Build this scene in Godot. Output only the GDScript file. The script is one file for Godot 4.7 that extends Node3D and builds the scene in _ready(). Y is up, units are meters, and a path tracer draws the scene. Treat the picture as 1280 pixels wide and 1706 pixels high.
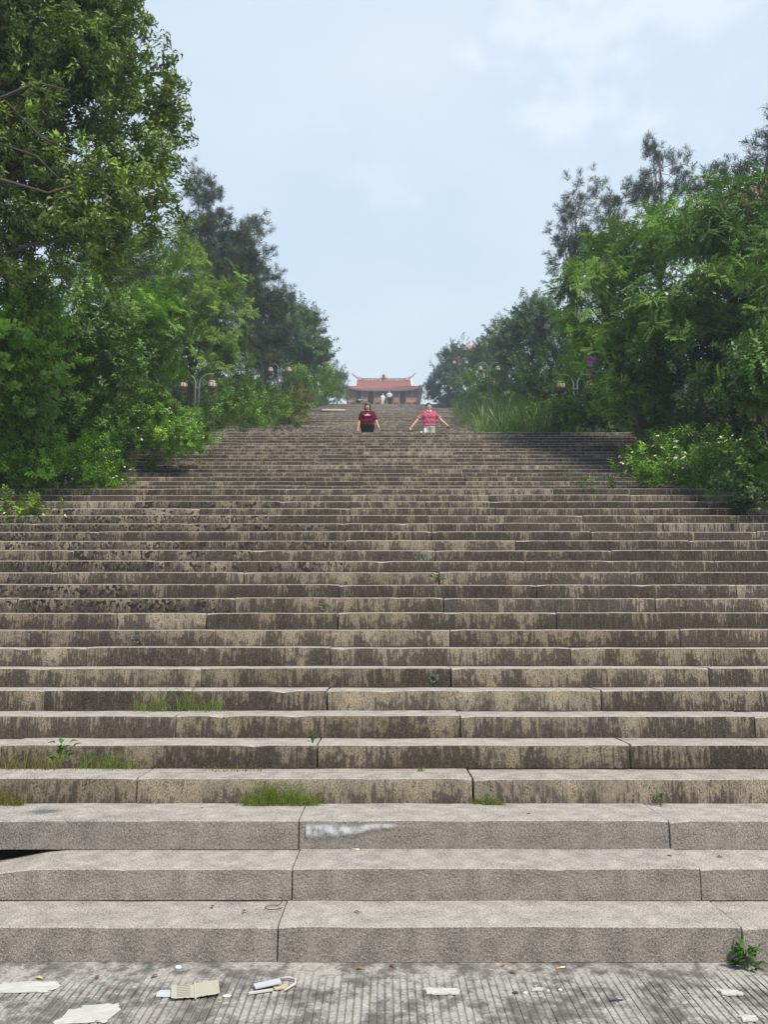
extends Node3D

var rng := RandomNumberGenerator.new()
var used := {}
var M := {}
var noise := FastNoiseLite.new()

# ------------------------------------------------------------------ naming
func numbered(called: String) -> String:
	if not used.has(called):
		used[called] = 0
		return called
	used[called] += 1
	return "%s_%03d" % [called, used[called]]

func tag(o, label: String, category := "", group := "", kind := ""):
	if label: o.set_meta("label", label)
	if category: o.set_meta("category", category)
	if group: o.set_meta("group", group)
	if kind: o.set_meta("kind", kind)
	return o

func thing(called: String, at: Vector3, label: String, category: String, group := "", turn := 0.0) -> Node3D:
	var o := Node3D.new()
	o.name = numbered(called)
	add_child(o)
	o.position = at
	o.rotation.y = turn
	tag(o, label, category, group)
	return o

func part(called: String, mesh: Mesh, m, parent = null) -> MeshInstance3D:
	var o := MeshInstance3D.new()
	o.mesh = mesh
	if m: o.material_override = m
	if parent == null:
		o.name = numbered(called)
		add_child(o)
	else:
		o.name = called
		parent.add_child(o, true)
	return o

func struct(called: String, mesh: Mesh, m, label := "") -> MeshInstance3D:
	var o := part(called, mesh, m)
	return tag(o, label, "", "", "structure")

func copy_of(src: Node3D, at: Vector3, label: String, turn := 0.0) -> Node3D:
	var c: Node3D = src.duplicate()
	c.name = numbered(str(src.name).rstrip("0123456789").rstrip("_"))
	add_child(c)
	c.position = at
	c.rotation.y = turn
	c.set_meta("label", label)
	return c

# ------------------------------------------------------------------ materials
func lin(r: float, g: float, b: float) -> Color:
	return Color(r, g, b).linear_to_srgb()

func mat(r: float, g: float, b: float, rough := 0.85, metal := 0.0) -> StandardMaterial3D:
	var m := StandardMaterial3D.new()
	m.albedo_color = lin(r, g, b)
	m.roughness = rough
	m.metallic = metal
	return m

func vmat(rough := 0.8) -> StandardMaterial3D:
	var m := StandardMaterial3D.new()
	m.vertex_color_use_as_albedo = true
	m.roughness = rough
	m.cull_mode = BaseMaterial3D.CULL_DISABLED
	return m

func leafmat(back: Color, rough := 0.5, spec := 0.4) -> StandardMaterial3D:
	var m := vmat(rough)
	m.metallic_specular = spec
	m.backlight_enabled = true
	m.backlight = back
	return m

func noise_bytes(w: int, h: int, freq: float, sd: int, oct := 3, kind := FastNoiseLite.TYPE_SIMPLEX_SMOOTH, fx := 1.0) -> PackedByteArray:
	var n := FastNoiseLite.new()
	n.noise_type = kind
	n.seed = sd
	n.frequency = freq
	n.fractal_octaves = oct
	var im := n.get_seamless_image(w, h)
	im.convert(Image.FORMAT_L8)
	return im.get_data()

func image_tex(w: int, h: int, data: PackedByteArray) -> ImageTexture:
	return ImageTexture.create_from_image(Image.create_from_data(w, h, false, Image.FORMAT_RGB8, data))

func to8(x: float) -> int:
	x = clampf(x, 0.0, 1.0)
	return int(255.0 * (x * 12.92 if x < 0.0031308 else 1.055 * pow(x, 1.0 / 2.4) - 0.055))

var LUT := PackedByteArray()
func l8(x: float) -> int:
	return LUT[clampi(int(x * 1023.0), 0, 1023)]

func granite_texture() -> ImageTexture:
	var n := 768
	var a := noise_bytes(n, n, 0.11, 11, 2)
	var b := noise_bytes(n, n, 0.05, 12, 3)
	var c := noise_bytes(n, n, 0.006, 13, 4)
	var d := PackedByteArray()
	d.resize(n * n * 3)
	var j := 0
	for i in n * n:
		var x := a[i] / 255.0
		var y := b[i] / 255.0
		var z := c[i] / 255.0
		var v := 0.30 + 0.23 * (x - 0.5) + 0.20 * (y - 0.5) + 0.16 * (z - 0.5)
		if x < 0.3: v *= 0.75
		if x > 0.72: v += 0.08
		var warm := 0.03 * (y - 0.5)
		d[j] = l8(v * (1.06 + warm))
		d[j + 1] = l8(v * 0.985)
		d[j + 2] = l8(v * (0.92 - warm))
		j += 3
	return image_tex(n, n, d)

func concrete_texture() -> ImageTexture:
	var n := 1024
	var a := noise_bytes(n, n, 0.09, 21, 3)
	var b := noise_bytes(n, n, 0.02, 22, 4)
	var c := noise_bytes(n, n, 0.0045, 23, 4)
	var d := PackedByteArray()
	d.resize(n * n * 3)
	var j := 0
	for i in n * n:
		var x := a[i] / 255.0
		var y := b[i] / 255.0
		var z := c[i] / 255.0
		var pale := smoothstep(0.42, 0.66, 0.35 * y + 0.5 * z + 0.2 * x)
		var dark := smoothstep(0.52, 0.75, 1.0 - (0.55 * z + 0.45 * y))
		var v := 0.165 + 0.09 * (x - 0.5) + 0.07 * (y - 0.5)
		v = lerpf(v, 0.27 + 0.12 * (x - 0.5) + 0.08 * (y - 0.5), pale)
		v *= 1.0 - 0.35 * dark
		v *= 1.04
		d[j] = l8(v * 1.03)
		d[j + 1] = l8(v * 0.985)
		d[j + 2] = l8(v * 0.92)
		j += 3
	return image_tex(n, n, d)

# sixteen weathered riser faces under each other, from pale to black with run-off streaks
const STRIPS := 16
func riser_texture() -> ImageTexture:
	var w := 2048
	var h := 64 * STRIPS
	var grain := noise_bytes(w, h, 0.16, 31, 2)
	var mid := noise_bytes(w, h, 0.03, 32, 3)
	var big := noise_bytes(w, h, 0.007, 33, 3)
	var sh := 10
	var streak := noise_bytes(w, sh * STRIPS, 0.085, 34, 3)
	var spot := noise_bytes(w, h, 0.036, 35, 2)
	var d := PackedByteArray()
	d.resize(w * h * 3)
	var na := FastNoiseLite.new()
	na.noise_type = FastNoiseLite.TYPE_SIMPLEX_SMOOTH
	na.frequency = 1.0
	na.fractal_octaves = 1
	for s in STRIPS:
		var level: float = [0.05, 0.18, 0.3, 0.4, 0.48, 0.55, 0.62, 0.68, 0.75, 0.82, 0.9, 0.98, 0.6, 0.8, 0.55, 0.7][s]
		var comb: float = [0.1, 0.12, 0.16, 0.2, 0.22, 0.24, 0.28, 0.3, 0.34, 0.36, 0.4, 0.4, 0.62, 0.66, 0.2, 0.25][s]
		var spots: bool = s >= 14
		var thr := PackedFloat32Array()
		thr.resize(w)
		var str_ := PackedFloat32Array()
		str_.resize(w)
		for x in w:
			# periodic in x by walking round a circle
			var an := TAU * x / w
			var ca := cos(an)
			var sa := sin(an)
			var lo := na.get_noise_3d(ca * 2.2, sa * 2.2, s * 7.3)
			var md := na.get_noise_3d(ca * 9.0, sa * 9.0, s * 7.3 + 50.0)
			var hi := na.get_noise_3d(ca * 34.0, sa * 34.0, s * 7.3 + 90.0)
			var vh := na.get_noise_3d(ca * 90.0, sa * 90.0, s * 7.3 + 130.0)
			thr[x] = level * 1.25 - 0.15 + 0.55 * lo + comb * (1.0 * md + 0.15 * hi)
			str_[x] = 0.5 * hi + 0.5 * vh
		for y in 64:
			var v := 1.0 - y / 63.0
			var j := ((s * 64 + y) * w) * 3
			var k := (s * 64 + y) * w
			var fy := y / 64.0 * (sh - 1)
			var s0 := (s * sh + int(fy)) * w
			var sf := fy - int(fy)
			for x in w:
				var g := grain[k] / 255.0
				var m := mid[k] / 255.0
				var b := big[k] / 255.0
				var sk := lerpf(streak[s0 + x], streak[s0 + w + x], sf) / 255.0 - 0.5
				var dk := smoothstep(-0.26, 0.26, thr[x] - v * 0.8 + (1.0 + 2.6 * comb) * sk + 1.3 * (m - 0.5) + 1.0 * (g - 0.5))
				var tone := 0.29 + 0.46 * (g - 0.5) + 0.16 * (m - 0.5) + 0.2 * sk
				tone *= 0.70 + 0.56 * b
				var warm := 0.75 + 0.5 * b
				var r := tone * 1.075
				var gg := tone * (0.955 - 0.02 * warm)
				var bb := tone * (0.80 - 0.10 * warm)
				var q := 0.030 + 0.085 * (g - 0.5) + 0.05 * (m - 0.5) + 0.03 * b + 0.06 * sk
				var sp := 0.0
				if spots: sp = smoothstep(0.61, 0.72, spot[k] / 255.0 + 0.08 * (g - 0.5) + 0.5 * (b - 0.5))
				var cover := dk * (0.80 + 0.20 * b)
				if sp > 0.0:
					q = lerpf(q, 0.015, sp)
					cover = lerpf(cover, 0.94, sp)
				q = maxf(q, 0.008)
				r = lerpf(r, q * 1.12, cover)
				gg = lerpf(gg, q * 0.95, cover)
				bb = lerpf(bb, q * 0.87, cover)
				if v > 0.93:
					var e := (v - 0.93) / 0.07 * 0.7 * m
					r = lerpf(r, 0.42, e)
					gg = lerpf(gg, 0.40, e)
					bb = lerpf(bb, 0.36, e)
				d[j] = l8(r)
				d[j + 1] = l8(gg)
				d[j + 2] = l8(bb)
				j += 3
				k += 1
	return image_tex(w, h, d)

func rough_normal(freq: float, sd: int, strength: float) -> NoiseTexture2D:
	var n := FastNoiseLite.new()
	n.frequency = freq
	n.seed = sd
	n.fractal_octaves = 3
	var t := NoiseTexture2D.new()
	t.noise = n
	t.width = 512
	t.height = 512
	t.seamless = true
	t.as_normal_map = true
	t.bump_strength = strength
	return t

func tri_world(m: StandardMaterial3D, s: float) -> StandardMaterial3D:
	m.uv1_triplanar = true
	m.uv1_world_triplanar = true
	m.uv1_scale = Vector3(s, s, s)
	m.uv1_triplanar_sharpness = 6.0
	return m

func make_materials() -> void:
	LUT.resize(1024)
	for i in 1024: LUT[i] = to8(i / 1023.0)
	var gt := granite_texture()
	var gn := rough_normal(0.06, 5, 5.0)
	for pair in [["granite", 1.0], ["old_tread", 1.0]]:
		var m := StandardMaterial3D.new()
		m.albedo_texture = gt
		m.vertex_color_use_as_albedo = true
		m.roughness = 0.85
		m.metallic_specular = 0.3
		m.normal_enabled = true
		m.normal_texture = gn
		m.normal_scale = 0.3
		tri_world(m, 1.25 if pair[0] == "granite" else 1.1)
		M[pair[0]] = m
	var rm := StandardMaterial3D.new()
	rm.albedo_texture = riser_texture()
	rm.vertex_color_use_as_albedo = true
	rm.roughness = 0.9
	rm.metallic_specular = 0.25
	M.riser = rm
	var cm := StandardMaterial3D.new()
	cm.albedo_texture = concrete_texture()
	cm.vertex_color_use_as_albedo = true
	cm.roughness = 0.9
	cm.metallic_specular = 0.3
	cm.normal_enabled = true
	cm.normal_texture = gn
	cm.normal_scale = 0.4
	tri_world(cm, 0.5)
	M.concrete = cm
	var soil := mat(0.05, 0.042, 0.028, 0.95)
	M.soil = soil
	M.bark = mat(0.055, 0.045, 0.035, 0.95)
	M.bark_grey = mat(0.10, 0.09, 0.08, 0.95)
	M.leaf = leafmat(Color(0.5, 0.6, 0.15), 0.42, 0.35)
	M.leaf_soft = leafmat(Color(0.5, 0.6, 0.15), 0.55, 0.25)
	M.needle = leafmat(Color(0.3, 0.35, 0.2), 0.7, 0.2)
	M.petal = leafmat(Color(0.5, 0.5, 0.5), 0.7, 0.2)
	M.pole = mat(0.13, 0.15, 0.155, 0.5, 0.3)
	M.lantern_frame = mat(0.045, 0.025, 0.018, 0.6)
	M.lantern_panel = mat(0.46, 0.41, 0.30, 0.5)
	M.lantern_base = mat(0.16, 0.05, 0.03, 0.6)

# ------------------------------------------------------------------ mesh helpers
func st_new(smooth := false) -> SurfaceTool:
	var st := SurfaceTool.new()
	st.begin(Mesh.PRIMITIVE_TRIANGLES)
	st.set_smooth_group(0 if smooth else -1)
	return st

func st_mesh(st: SurfaceTool) -> ArrayMesh:
	st.generate_normals()
	return st.commit()

func quad(st: SurfaceTool, a: Vector3, b: Vector3, c: Vector3, d: Vector3) -> void:
	st.add_vertex(a); st.add_vertex(b); st.add_vertex(c)
	st.add_vertex(a); st.add_vertex(c); st.add_vertex(d)

func add_box(st: SurfaceTool, c: Vector3, s: Vector3, b := Basis()) -> void:
	var h := s * 0.5
	var p := []
	for k in 8:
		p.append(c + b * Vector3(h.x if k & 1 else -h.x, h.y if k & 2 else -h.y, h.z if k & 4 else -h.z))
	quad(st, p[4], p[6], p[7], p[5])
	quad(st, p[1], p[3], p[2], p[0])
	quad(st, p[0], p[2], p[6], p[4])
	quad(st, p[5], p[7], p[3], p[1])
	quad(st, p[6], p[2], p[3], p[7])
	quad(st, p[0], p[4], p[5], p[1])

func box_mesh(s: Vector3, at := Vector3.ZERO, b := Basis()) -> ArrayMesh:
	var st := st_new()
	add_box(st, at, s, b)
	return st_mesh(st)

func add_tube(st: SurfaceTool, pts: Array, radii: Array, sides := 8, caps := true) -> void:
	var rings := []
	var side := Vector3.RIGHT
	for i in pts.size():
		var t: Vector3 = (pts[mini(i + 1, pts.size() - 1)] - pts[maxi(i - 1, 0)]).normalized()
		if i == 0:
			side = t.cross(Vector3.UP if absf(t.y) < 0.9 else Vector3.RIGHT).normalized()
		else:
			side = (side - t * side.dot(t)).normalized()
		var up := t.cross(side)
		var ring := []
		for k in sides:
			var a := TAU * k / sides
			ring.append(pts[i] + (side * cos(a) + up * sin(a)) * radii[i])
		rings.append(ring)
	for i in pts.size() - 1:
		for k in sides:
			var k2 := (k + 1) % sides
			quad(st, rings[i][k], rings[i + 1][k], rings[i + 1][k2], rings[i][k2])
	if caps:
		for k in range(1, sides - 1):
			st.add_vertex(rings[0][0]); st.add_vertex(rings[0][k]); st.add_vertex(rings[0][k + 1])
			var e: Array = rings[-1]
			st.add_vertex(e[0]); st.add_vertex(e[k + 1]); st.add_vertex(e[k])

func tube_mesh(pts: Array, radii: Array, sides := 8) -> ArrayMesh:
	var st := st_new(true)
	add_tube(st, pts, radii, sides)
	return st_mesh(st)

func add_lathe(st: SurfaceTool, prof: Array, sides: int, at := Vector3.ZERO) -> void:
	for i in prof.size() - 1:
		for k in sides:
			var a := TAU * k / sides
			var b := TAU * (k + 1) / sides
			var p: Vector2 = prof[i]
			var q: Vector2 = prof[i + 1]
			quad(st, at + Vector3(cos(a) * p.x, p.y, sin(a) * p.x), at + Vector3(cos(a) * q.x, q.y, sin(a) * q.x), at + Vector3(cos(b) * q.x, q.y, sin(b) * q.x), at + Vector3(cos(b) * p.x, p.y, sin(b) * p.x))

func lathe_mesh(prof: Array, sides: int, smooth := true) -> ArrayMesh:
	var st := st_new(smooth)
	add_lathe(st, prof, sides)
	return st_mesh(st)

# an uneven flat flake: outline in x z, thickness upward
func flake_mesh(rx: float, rz: float, thick: float, sd: int, ragged := 0.3, n := 22) -> ArrayMesh:
	var st := st_new()
	var r := RandomNumberGenerator.new()
	r.seed = sd
	var ring := []
	var ph := r.randf() * 9.0
	for i in n:
		var a := TAU * i / n
		var k := 1.0 + ragged * (0.35 * sin(2.0 * a + ph) + 0.22 * sin(3.0 * a + ph * 2.0) + 0.15 * sin(7.0 * a + ph * 3.0) + r.randf_range(-0.13, 0.13))
		var ex := signf(cos(a)) * pow(absf(cos(a)), 0.5)
		var ez := signf(sin(a)) * pow(absf(sin(a)), 0.5)
		ring.append(Vector3(ex * rx * k, 0, ez * rz * k))
	for i in n:
		var p: Vector3 = ring[i]
		var q: Vector3 = ring[(i + 1) % n]
		var up := Vector3(0, thick, 0)
		var ip := p * 0.95 + up * (1.0 + 0.5 * sin(i * 1.9))
		var iq := q * 0.95 + up * (1.0 + 0.5 * sin(((i + 1) % n) * 1.9))
		st.add_vertex(up * 1.1); st.add_vertex(ip); st.add_vertex(iq)
		quad(st, p, q, iq, ip)
	return st_mesh(st)

# ------------------------------------------------------------------ the slope
const STEP := 0.165
const TREAD := 0.3645
var prof := []          # (distance, height) of the stair line
var edges := []         # for every step: [front distance, back distance, top height, flight]

func lay_out_steps() -> void:
	edges.append([4.207, 4.592, 0.1675, 0])
	edges.append([4.592, 4.978, 0.333, 0])
	edges.append([4.978, 5.469, 0.495, 0])
	for i in range(4, 25):
		edges.append([5.469 + (i - 4) * TREAD, 5.469 + (i - 3) * TREAD, i * STEP, 0])
	prof.append(Vector2(4.0, 0.0))
	prof.append(Vector2(12.6, 3.9))
	var d := 12.759
	var h := 24 * STEP
	var land := 2.1
	for fl in range(1, 8):
		var n := 20 if fl == 1 else 22
		d += land
		prof.append(Vector2(d - 0.1, h))
		for i in n:
			h += STEP
			edges.append([d, d + TREAD, h, fl])
			d += TREAD
		d -= TREAD
		prof.append(Vector2(d, h))
		land = 5.0 if fl == 1 else 3.84
	prof.append(Vector2(101.0, h))
	prof.append(Vector2(110.0, h + 1.5))
	prof.append(Vector2(150.0, h + 3.0))
	prof.append(Vector2(400.0, h - 30.0))

func slope(d: float) -> float:
	if d <= prof[0].x: return 0.0
	for i in prof.size() - 1:
		if d < prof[i + 1].x:
			return lerpf(prof[i].y, prof[i + 1].y, (d - prof[i].x) / (prof[i + 1].x - prof[i].x))
	return prof[-1].y

func ground_at(x: float, d: float) -> float:
	var y := slope(d)
	var off := absf(x) - 7.1
	if off < 0.0:
		return y - 0.34
	var rise := minf(off * 0.28, 3.5) * smoothstep(3.0, 9.0, d)
	return y - 0.1 + rise + 0.25 * noise.get_noise_2d(x * 6.0, d * 6.0)

func terrain() -> void:
	var st := st_new(true)
	var xs := [-260.0, -160.0, -100.0, -70.0, -50.0, -38.0, -30.0, -24.0, -20.0, -17.0, -14.5, -12.5, -11.0, -9.6, -8.4, -7.3, -7.05, -4.0, 0.0, 4.0, 7.05, 7.3, 8.4, 9.6, 11.0, 12.5, 14.5, 17.0, 20.0, 24.0, 30.0, 38.0, 50.0, 70.0, 100.0, 160.0, 260.0]
	var ds := [-60.0, -20.0, -5.0, 2.0, 3.9, 4.0]
	var d := 4.6
	while d < 110.0:
		ds.append(d)
		d += 0.8 if d < 30.0 else 1.6
	ds += [115.0, 122.0, 130.0, 140.0, 155.0, 180.0, 220.0, 300.0, 400.0]
	for i in ds.size() - 1:
		for k in xs.size() - 1:
			var p := []
			for c in [[k, i], [k, i + 1], [k + 1, i + 1], [k + 1, i]]:
				var x: float = xs[c[0]]
				var dd: float = ds[c[1]]
				var y := ground_at(x, dd) if dd > 4.0 else -0.06
				if absf(x) < 7.1 and dd > 92.5: y = slope(dd) - 0.01
				p.append(Vector3(x, y, -dd))
			quad(st, p[0], p[1], p[2], p[3])
	struct("hillside", st_mesh(st), M.soil, "dark earth hillside under the bushes on both sides of the stairs")

# ------------------------------------------------------------------ stairs
# one dressed block: rounded front edge, slightly wavy faces; surface 0 the front, surface 1 the rest
func block_mesh(x0: float, x1: float, y0: float, y1: float, df: float, db: float, mats: Array, strip: int, tint: Color, top_tint: Color, sd: int, break_left := 0.0) -> ArrayMesh:
	var n := maxi(2, int((x1 - x0) / (0.11 if df < 11.0 else 0.3)))
	var rr := RandomNumberGenerator.new()
	rr.seed = sd * 7 + 1
	var us := (1.0 if rr.randf() < 0.5 else -1.0) * rr.randf_range(0.8, 1.25) / 4.4
	var cut := rr.randf() * 0.3
	var fr := st_new()
	var rest := st_new()
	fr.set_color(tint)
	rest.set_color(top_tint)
	var bev := 0.007
	var u0 := fposmod(sin(sd * 12.9898) * 43758.5, 1.0)
	var vt := (strip + 0.02 + (cut if rr.randf() < 0.6 else 0.0)) / STRIPS
	var vb := (strip + 0.98) / STRIPS
	var cols := []
	for i in n + 1:
		var x := lerpf(x0, x1, float(i) / n)
		var wob := 0.004 * noise.get_noise_2d(x * 90.0, sd * 13.7)
		var wy := 0.004 * noise.get_noise_2d(x * 70.0 + 500.0, sd * 9.1)
		var drop := 0.0
		if df < 11.0 and rr.randf() < (0.022 if df > 5.3 else 0.012): drop = rr.randf_range(0.005, 0.014)
		if (i == 0 or i == n) and df < 14.0 and break_left == 0.0: drop = rr.randf_range(0.0, 0.012)
		var back := db + 0.06
		var chip := drop
		drop = 0.0
		if break_left > 0.0:
			var q := clampf((x0 + break_left - x) / break_left, 0.0, 1.0)
			drop = 0.075 * minf(1.0, q * 2.0)
		cols.append([Vector3(x, y0, -df + wob), Vector3(x, y1 - bev + wy - drop * 0.6 - chip, -df + wob), Vector3(x, y1 + wy - drop * 0.7 - chip * 0.3, -df - bev - chip + wob), Vector3(x, y1 + wy - drop, -back), Vector3(x, y0, -back)])
	for i in n:
		var a: Array = cols[i]
		var b: Array = cols[i + 1]
		var ua: float = u0 + a[0].x * us
		var ub: float = u0 + b[0].x * us
		for v in [[a[0], ua, vb], [a[1], ua, vt], [b[1], ub, vt], [a[0], ua, vb], [b[1], ub, vt], [b[0], ub, vb]]:
			fr.set_uv(Vector2(v[1], v[2]))
			fr.add_vertex(v[0])
		quad(rest, a[1], a[2], b[2], b[1])
		quad(rest, a[2], a[3], b[3], b[2])
	for e in [[cols[0], true], [cols[n], false]]:
		var c: Array = e[0]
		for k in range(1, 4):
			rest.add_vertex(c[0])
			rest.add_vertex(c[k + 1] if e[1] else c[k])
			rest.add_vertex(c[k] if e[1] else c[k + 1])
	fr.generate_normals()
	rest.generate_normals()
	var m: ArrayMesh = fr.commit()
	rest.commit(m)
	m.surface_set_material(0, mats[0])
	m.surface_set_material(1, mats[1])
	return m

func stone_row(i: int, parent, merged: SurfaceTool = null, merged_top: SurfaceTool = null) -> void:
	var e: Array = edges[i]
	var y1: float = e[2]
	var y0: float = 0.0 if i == 0 else edges[i - 1][2]
	if i > 0 and e[3] != edges[i - 1][3]: y0 = y1 - STEP
	var x := -7.1 if i % 2 == 0 else -6.0
	if i < 3: x = -7.08
	var cuts := []
	if x > -7.0: cuts.append(-7.1)
	while x < 7.2:
		var jit := rng.randf_range(-0.05, 0.05)
		cuts.append(x + jit)
		if i > 8 and rng.randf() < 0.12: cuts.append(x + rng.randf_range(0.7, 1.3))
		x += 2.2
	cuts.append(7.2)
	for k in cuts.size() - 1:
		var xa: float = cuts[k]
		var xb: float = cuts[k + 1]
		if xb - xa < 0.25: continue
		var mid := (xa + xb) * 0.5
		var gap := 0.004 if i < 3 else rng.randf_range(0.003, 0.011)
		var lift := rng.randf_range(-0.006, 0.006)
		var push := rng.randf_range(-0.008, 0.008)
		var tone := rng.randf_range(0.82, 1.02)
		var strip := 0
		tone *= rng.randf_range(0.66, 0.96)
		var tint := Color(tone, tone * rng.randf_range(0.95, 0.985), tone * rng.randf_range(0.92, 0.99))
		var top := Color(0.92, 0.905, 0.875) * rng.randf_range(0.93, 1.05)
		var mats := [M.riser, M.old_tread]
		if i < 3:
			mats = [M.granite, M.granite]
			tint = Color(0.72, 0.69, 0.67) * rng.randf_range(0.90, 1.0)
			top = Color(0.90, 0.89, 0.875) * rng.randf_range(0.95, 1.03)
		else:
			var lv := 5.0 + minf(i - 3.0, 20.0) * 0.3 + rng.randf_range(-3.4, 2.6)
			if i > 24: lv += 1.0 if e[3] < 2 else -1.5
			if mid > 1.5 and i > 8: lv += 1.4
			if absf(mid - 0.3) < 1.4 and i > 10: lv -= 2.0
			strip = clampi(int(lv), 0, 11)
			if i > 16 and rng.randf() < 0.5: strip = 12 + rng.randi() % 2
			if mid < -0.9 and i > 10 and i < 23 and rng.randf() < 0.6: strip = 14 + rng.randi() % 2
		var brk := 0.74 if i == 1 and absf(xa + 2.68) < 0.1 else 0.0
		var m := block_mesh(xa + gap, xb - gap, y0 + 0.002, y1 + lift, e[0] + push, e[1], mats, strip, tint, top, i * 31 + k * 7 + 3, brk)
		if merged:
			merged.append_from(m, 0, Transform3D())
			merged_top.append_from(m, 1, Transform3D())
		else:
			var o := part("step_stone", m, null, parent)

func stairs() -> void:
	var words := ["lowest wide flight of worn granite block steps rising from the concrete road", "second flight of dark streaked granite steps below the two women",
		"third flight of granite steps just behind the two women", "fourth flight of granite steps further up the hill", "fifth flight of granite steps halfway to the temple",
		"sixth flight of granite steps with the pale plank near it", "seventh flight of granite steps high on the hill", "topmost flight of granite steps ending below the temple"]
	for fl in 8:
		var root := Node3D.new()
		root.name = numbered("stone_stairs")
		add_child(root)
		tag(root, words[fl], "", "", "structure")
		var a: SurfaceTool = null
		var b: SurfaceTool = null
		if fl >= 2:
			a = SurfaceTool.new()
			a.begin(Mesh.PRIMITIVE_TRIANGLES)
			b = SurfaceTool.new()
			b.begin(Mesh.PRIMITIVE_TRIANGLES)
		for i in edges.size():
			if edges[i][3] == fl:
				stone_row(i, root, a, b)
		if fl >= 2:
			var m: ArrayMesh = a.commit()
			b.commit(m)
			m.surface_set_material(0, M.riser)
			m.surface_set_material(1, M.old_tread)
			tag(part("step_stones", m, null, root), "", "", "", "stuff")
		# paved landing above the flight
		var last: Array
		for e in edges:
			if e[3] == fl: last = e
		var depth := 2.1 if fl == 0 else (5.0 if fl == 1 else (3.84 if fl < 7 else 9.0))
		var st := st_new()
		st.set_color(Color(0.9, 0.86, 0.8))
		add_box(st, Vector3(0.05, last[2] - 0.1, -(last[0] + TREAD * 0.9 + depth * 0.5)), Vector3(14.3, 0.19, depth - TREAD * 0.2))
		struct("landing", st_mesh(st), M.old_tread, "stone landing at the top of the " + ["lowest flight", "second flight where the two women stand", "third flight", "fourth flight", "fifth flight", "sixth flight", "seventh flight", "topmost flight before the temple"][fl])

# ------------------------------------------------------------------ road in front
func road() -> void:
	var st := st_new()
	st.set_color(Color(1, 1, 1))
	var ds := [4.26, 4.19, 4.12, 4.05, 3.98, 3.9, 3.8, 3.7, 3.6, 3.5, 3.4, 3.25, 3.1, 2.8, 2.4, 2.0]
	var pitch := 0.034
	var rows := []
	for d in ds:
		var row := PackedVector3Array()
		var x := -3.8
		var k := 0
		while x < 3.8:
			var worn := clampf(0.68 + 0.6 * noise.get_noise_2d(x * 25.0, d * 25.0 + 200.0), 0.6, 1.0)
			if d > 4.02: worn *= clampf((4.16 - d) / 0.14, 0.0, 1.0) * 0.6
			var drift := 0.004 * noise.get_noise_2d(k * 31.0, d * 12.0)
			var y := 0.0015 * noise.get_noise_2d(x * 40.0, d * 40.0)
			row.append(Vector3(x + drift, y, -d))
			row.append(Vector3(x + drift + pitch * 0.74, y, -d))
			row.append(Vector3(x + drift + pitch * 0.78, y - 0.0055 * worn, -d))
			row.append(Vector3(x + drift + pitch * 0.95, y - 0.0055 * worn, -d))
			x += pitch * (1.0 + 0.06 * sin(k * 1.7))
			k += 1
		rows.append(row)
	for i in ds.size() - 1:
		var a: PackedVector3Array = rows[i + 1]
		var b: PackedVector3Array = rows[i]
		for k in a.size() - 1:
			for v in [a[k], b[k], b[k + 1], a[k], b[k + 1], a[k + 1]]:
				var dirt := clampf(-v.y / 0.005, 0.0, 1.0)
				st.set_color(Color(1, 1, 1).lerp(Color(0.52, 0.50, 0.46), dirt))
				st.add_vertex(v)
	var outer := st_new()
	outer.set_color(Color(1, 1, 1))
	for r in [[-3.8, 3.8, 2.0, -9.0], [-30.0, -3.8, 4.26, -9.0], [3.77, 30.0, 4.26, -9.0]]:
		quad(outer, Vector3(r[0], 0, -r[3]), Vector3(r[0], 0, -r[2]), Vector3(r[1], 0, -r[2]), Vector3(r[1], 0, -r[3]))
	st.generate_normals()
	outer.generate_normals()
	var m: ArrayMesh = st.commit()
	outer.commit(m)
	m.surface_set_material(0, M.concrete)
	m.surface_set_material(1, M.concrete)
	struct("road", m, null, "grooved grey concrete road in front of the lowest step")

# ------------------------------------------------------------------ leaves and plants
func add_leaf(st: SurfaceTool, at: Vector3, dir: Vector3, up: Vector3, l: float, w: float, col: Color, droop := 0.25, wide := 0.45) -> void:
	var side := dir.cross(up).normalized()
	var n := side.cross(dir).normalized()
	var m := at + dir * l * wide + n * l * 0.04
	var a := m - side * w * 0.5 + n * w * 0.22
	var b := m + side * w * 0.5 + n * w * 0.22
	var t := at + dir * l - n * l * droop
	st.set_color(col)
	st.add_vertex(at); st.add_vertex(a); st.add_vertex(m)
	st.add_vertex(at); st.add_vertex(m); st.add_vertex(b)
	st.add_vertex(m); st.add_vertex(a); st.add_vertex(t)
	st.add_vertex(m); st.add_vertex(t); st.add_vertex(b)

func rnd_dir(r: RandomNumberGenerator) -> Vector3:
	var z := r.randf_range(-1, 1)
	var a := r.randf() * TAU
	var s := sqrt(1 - z * z)
	return Vector3(s * cos(a), z, s * sin(a))

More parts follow.
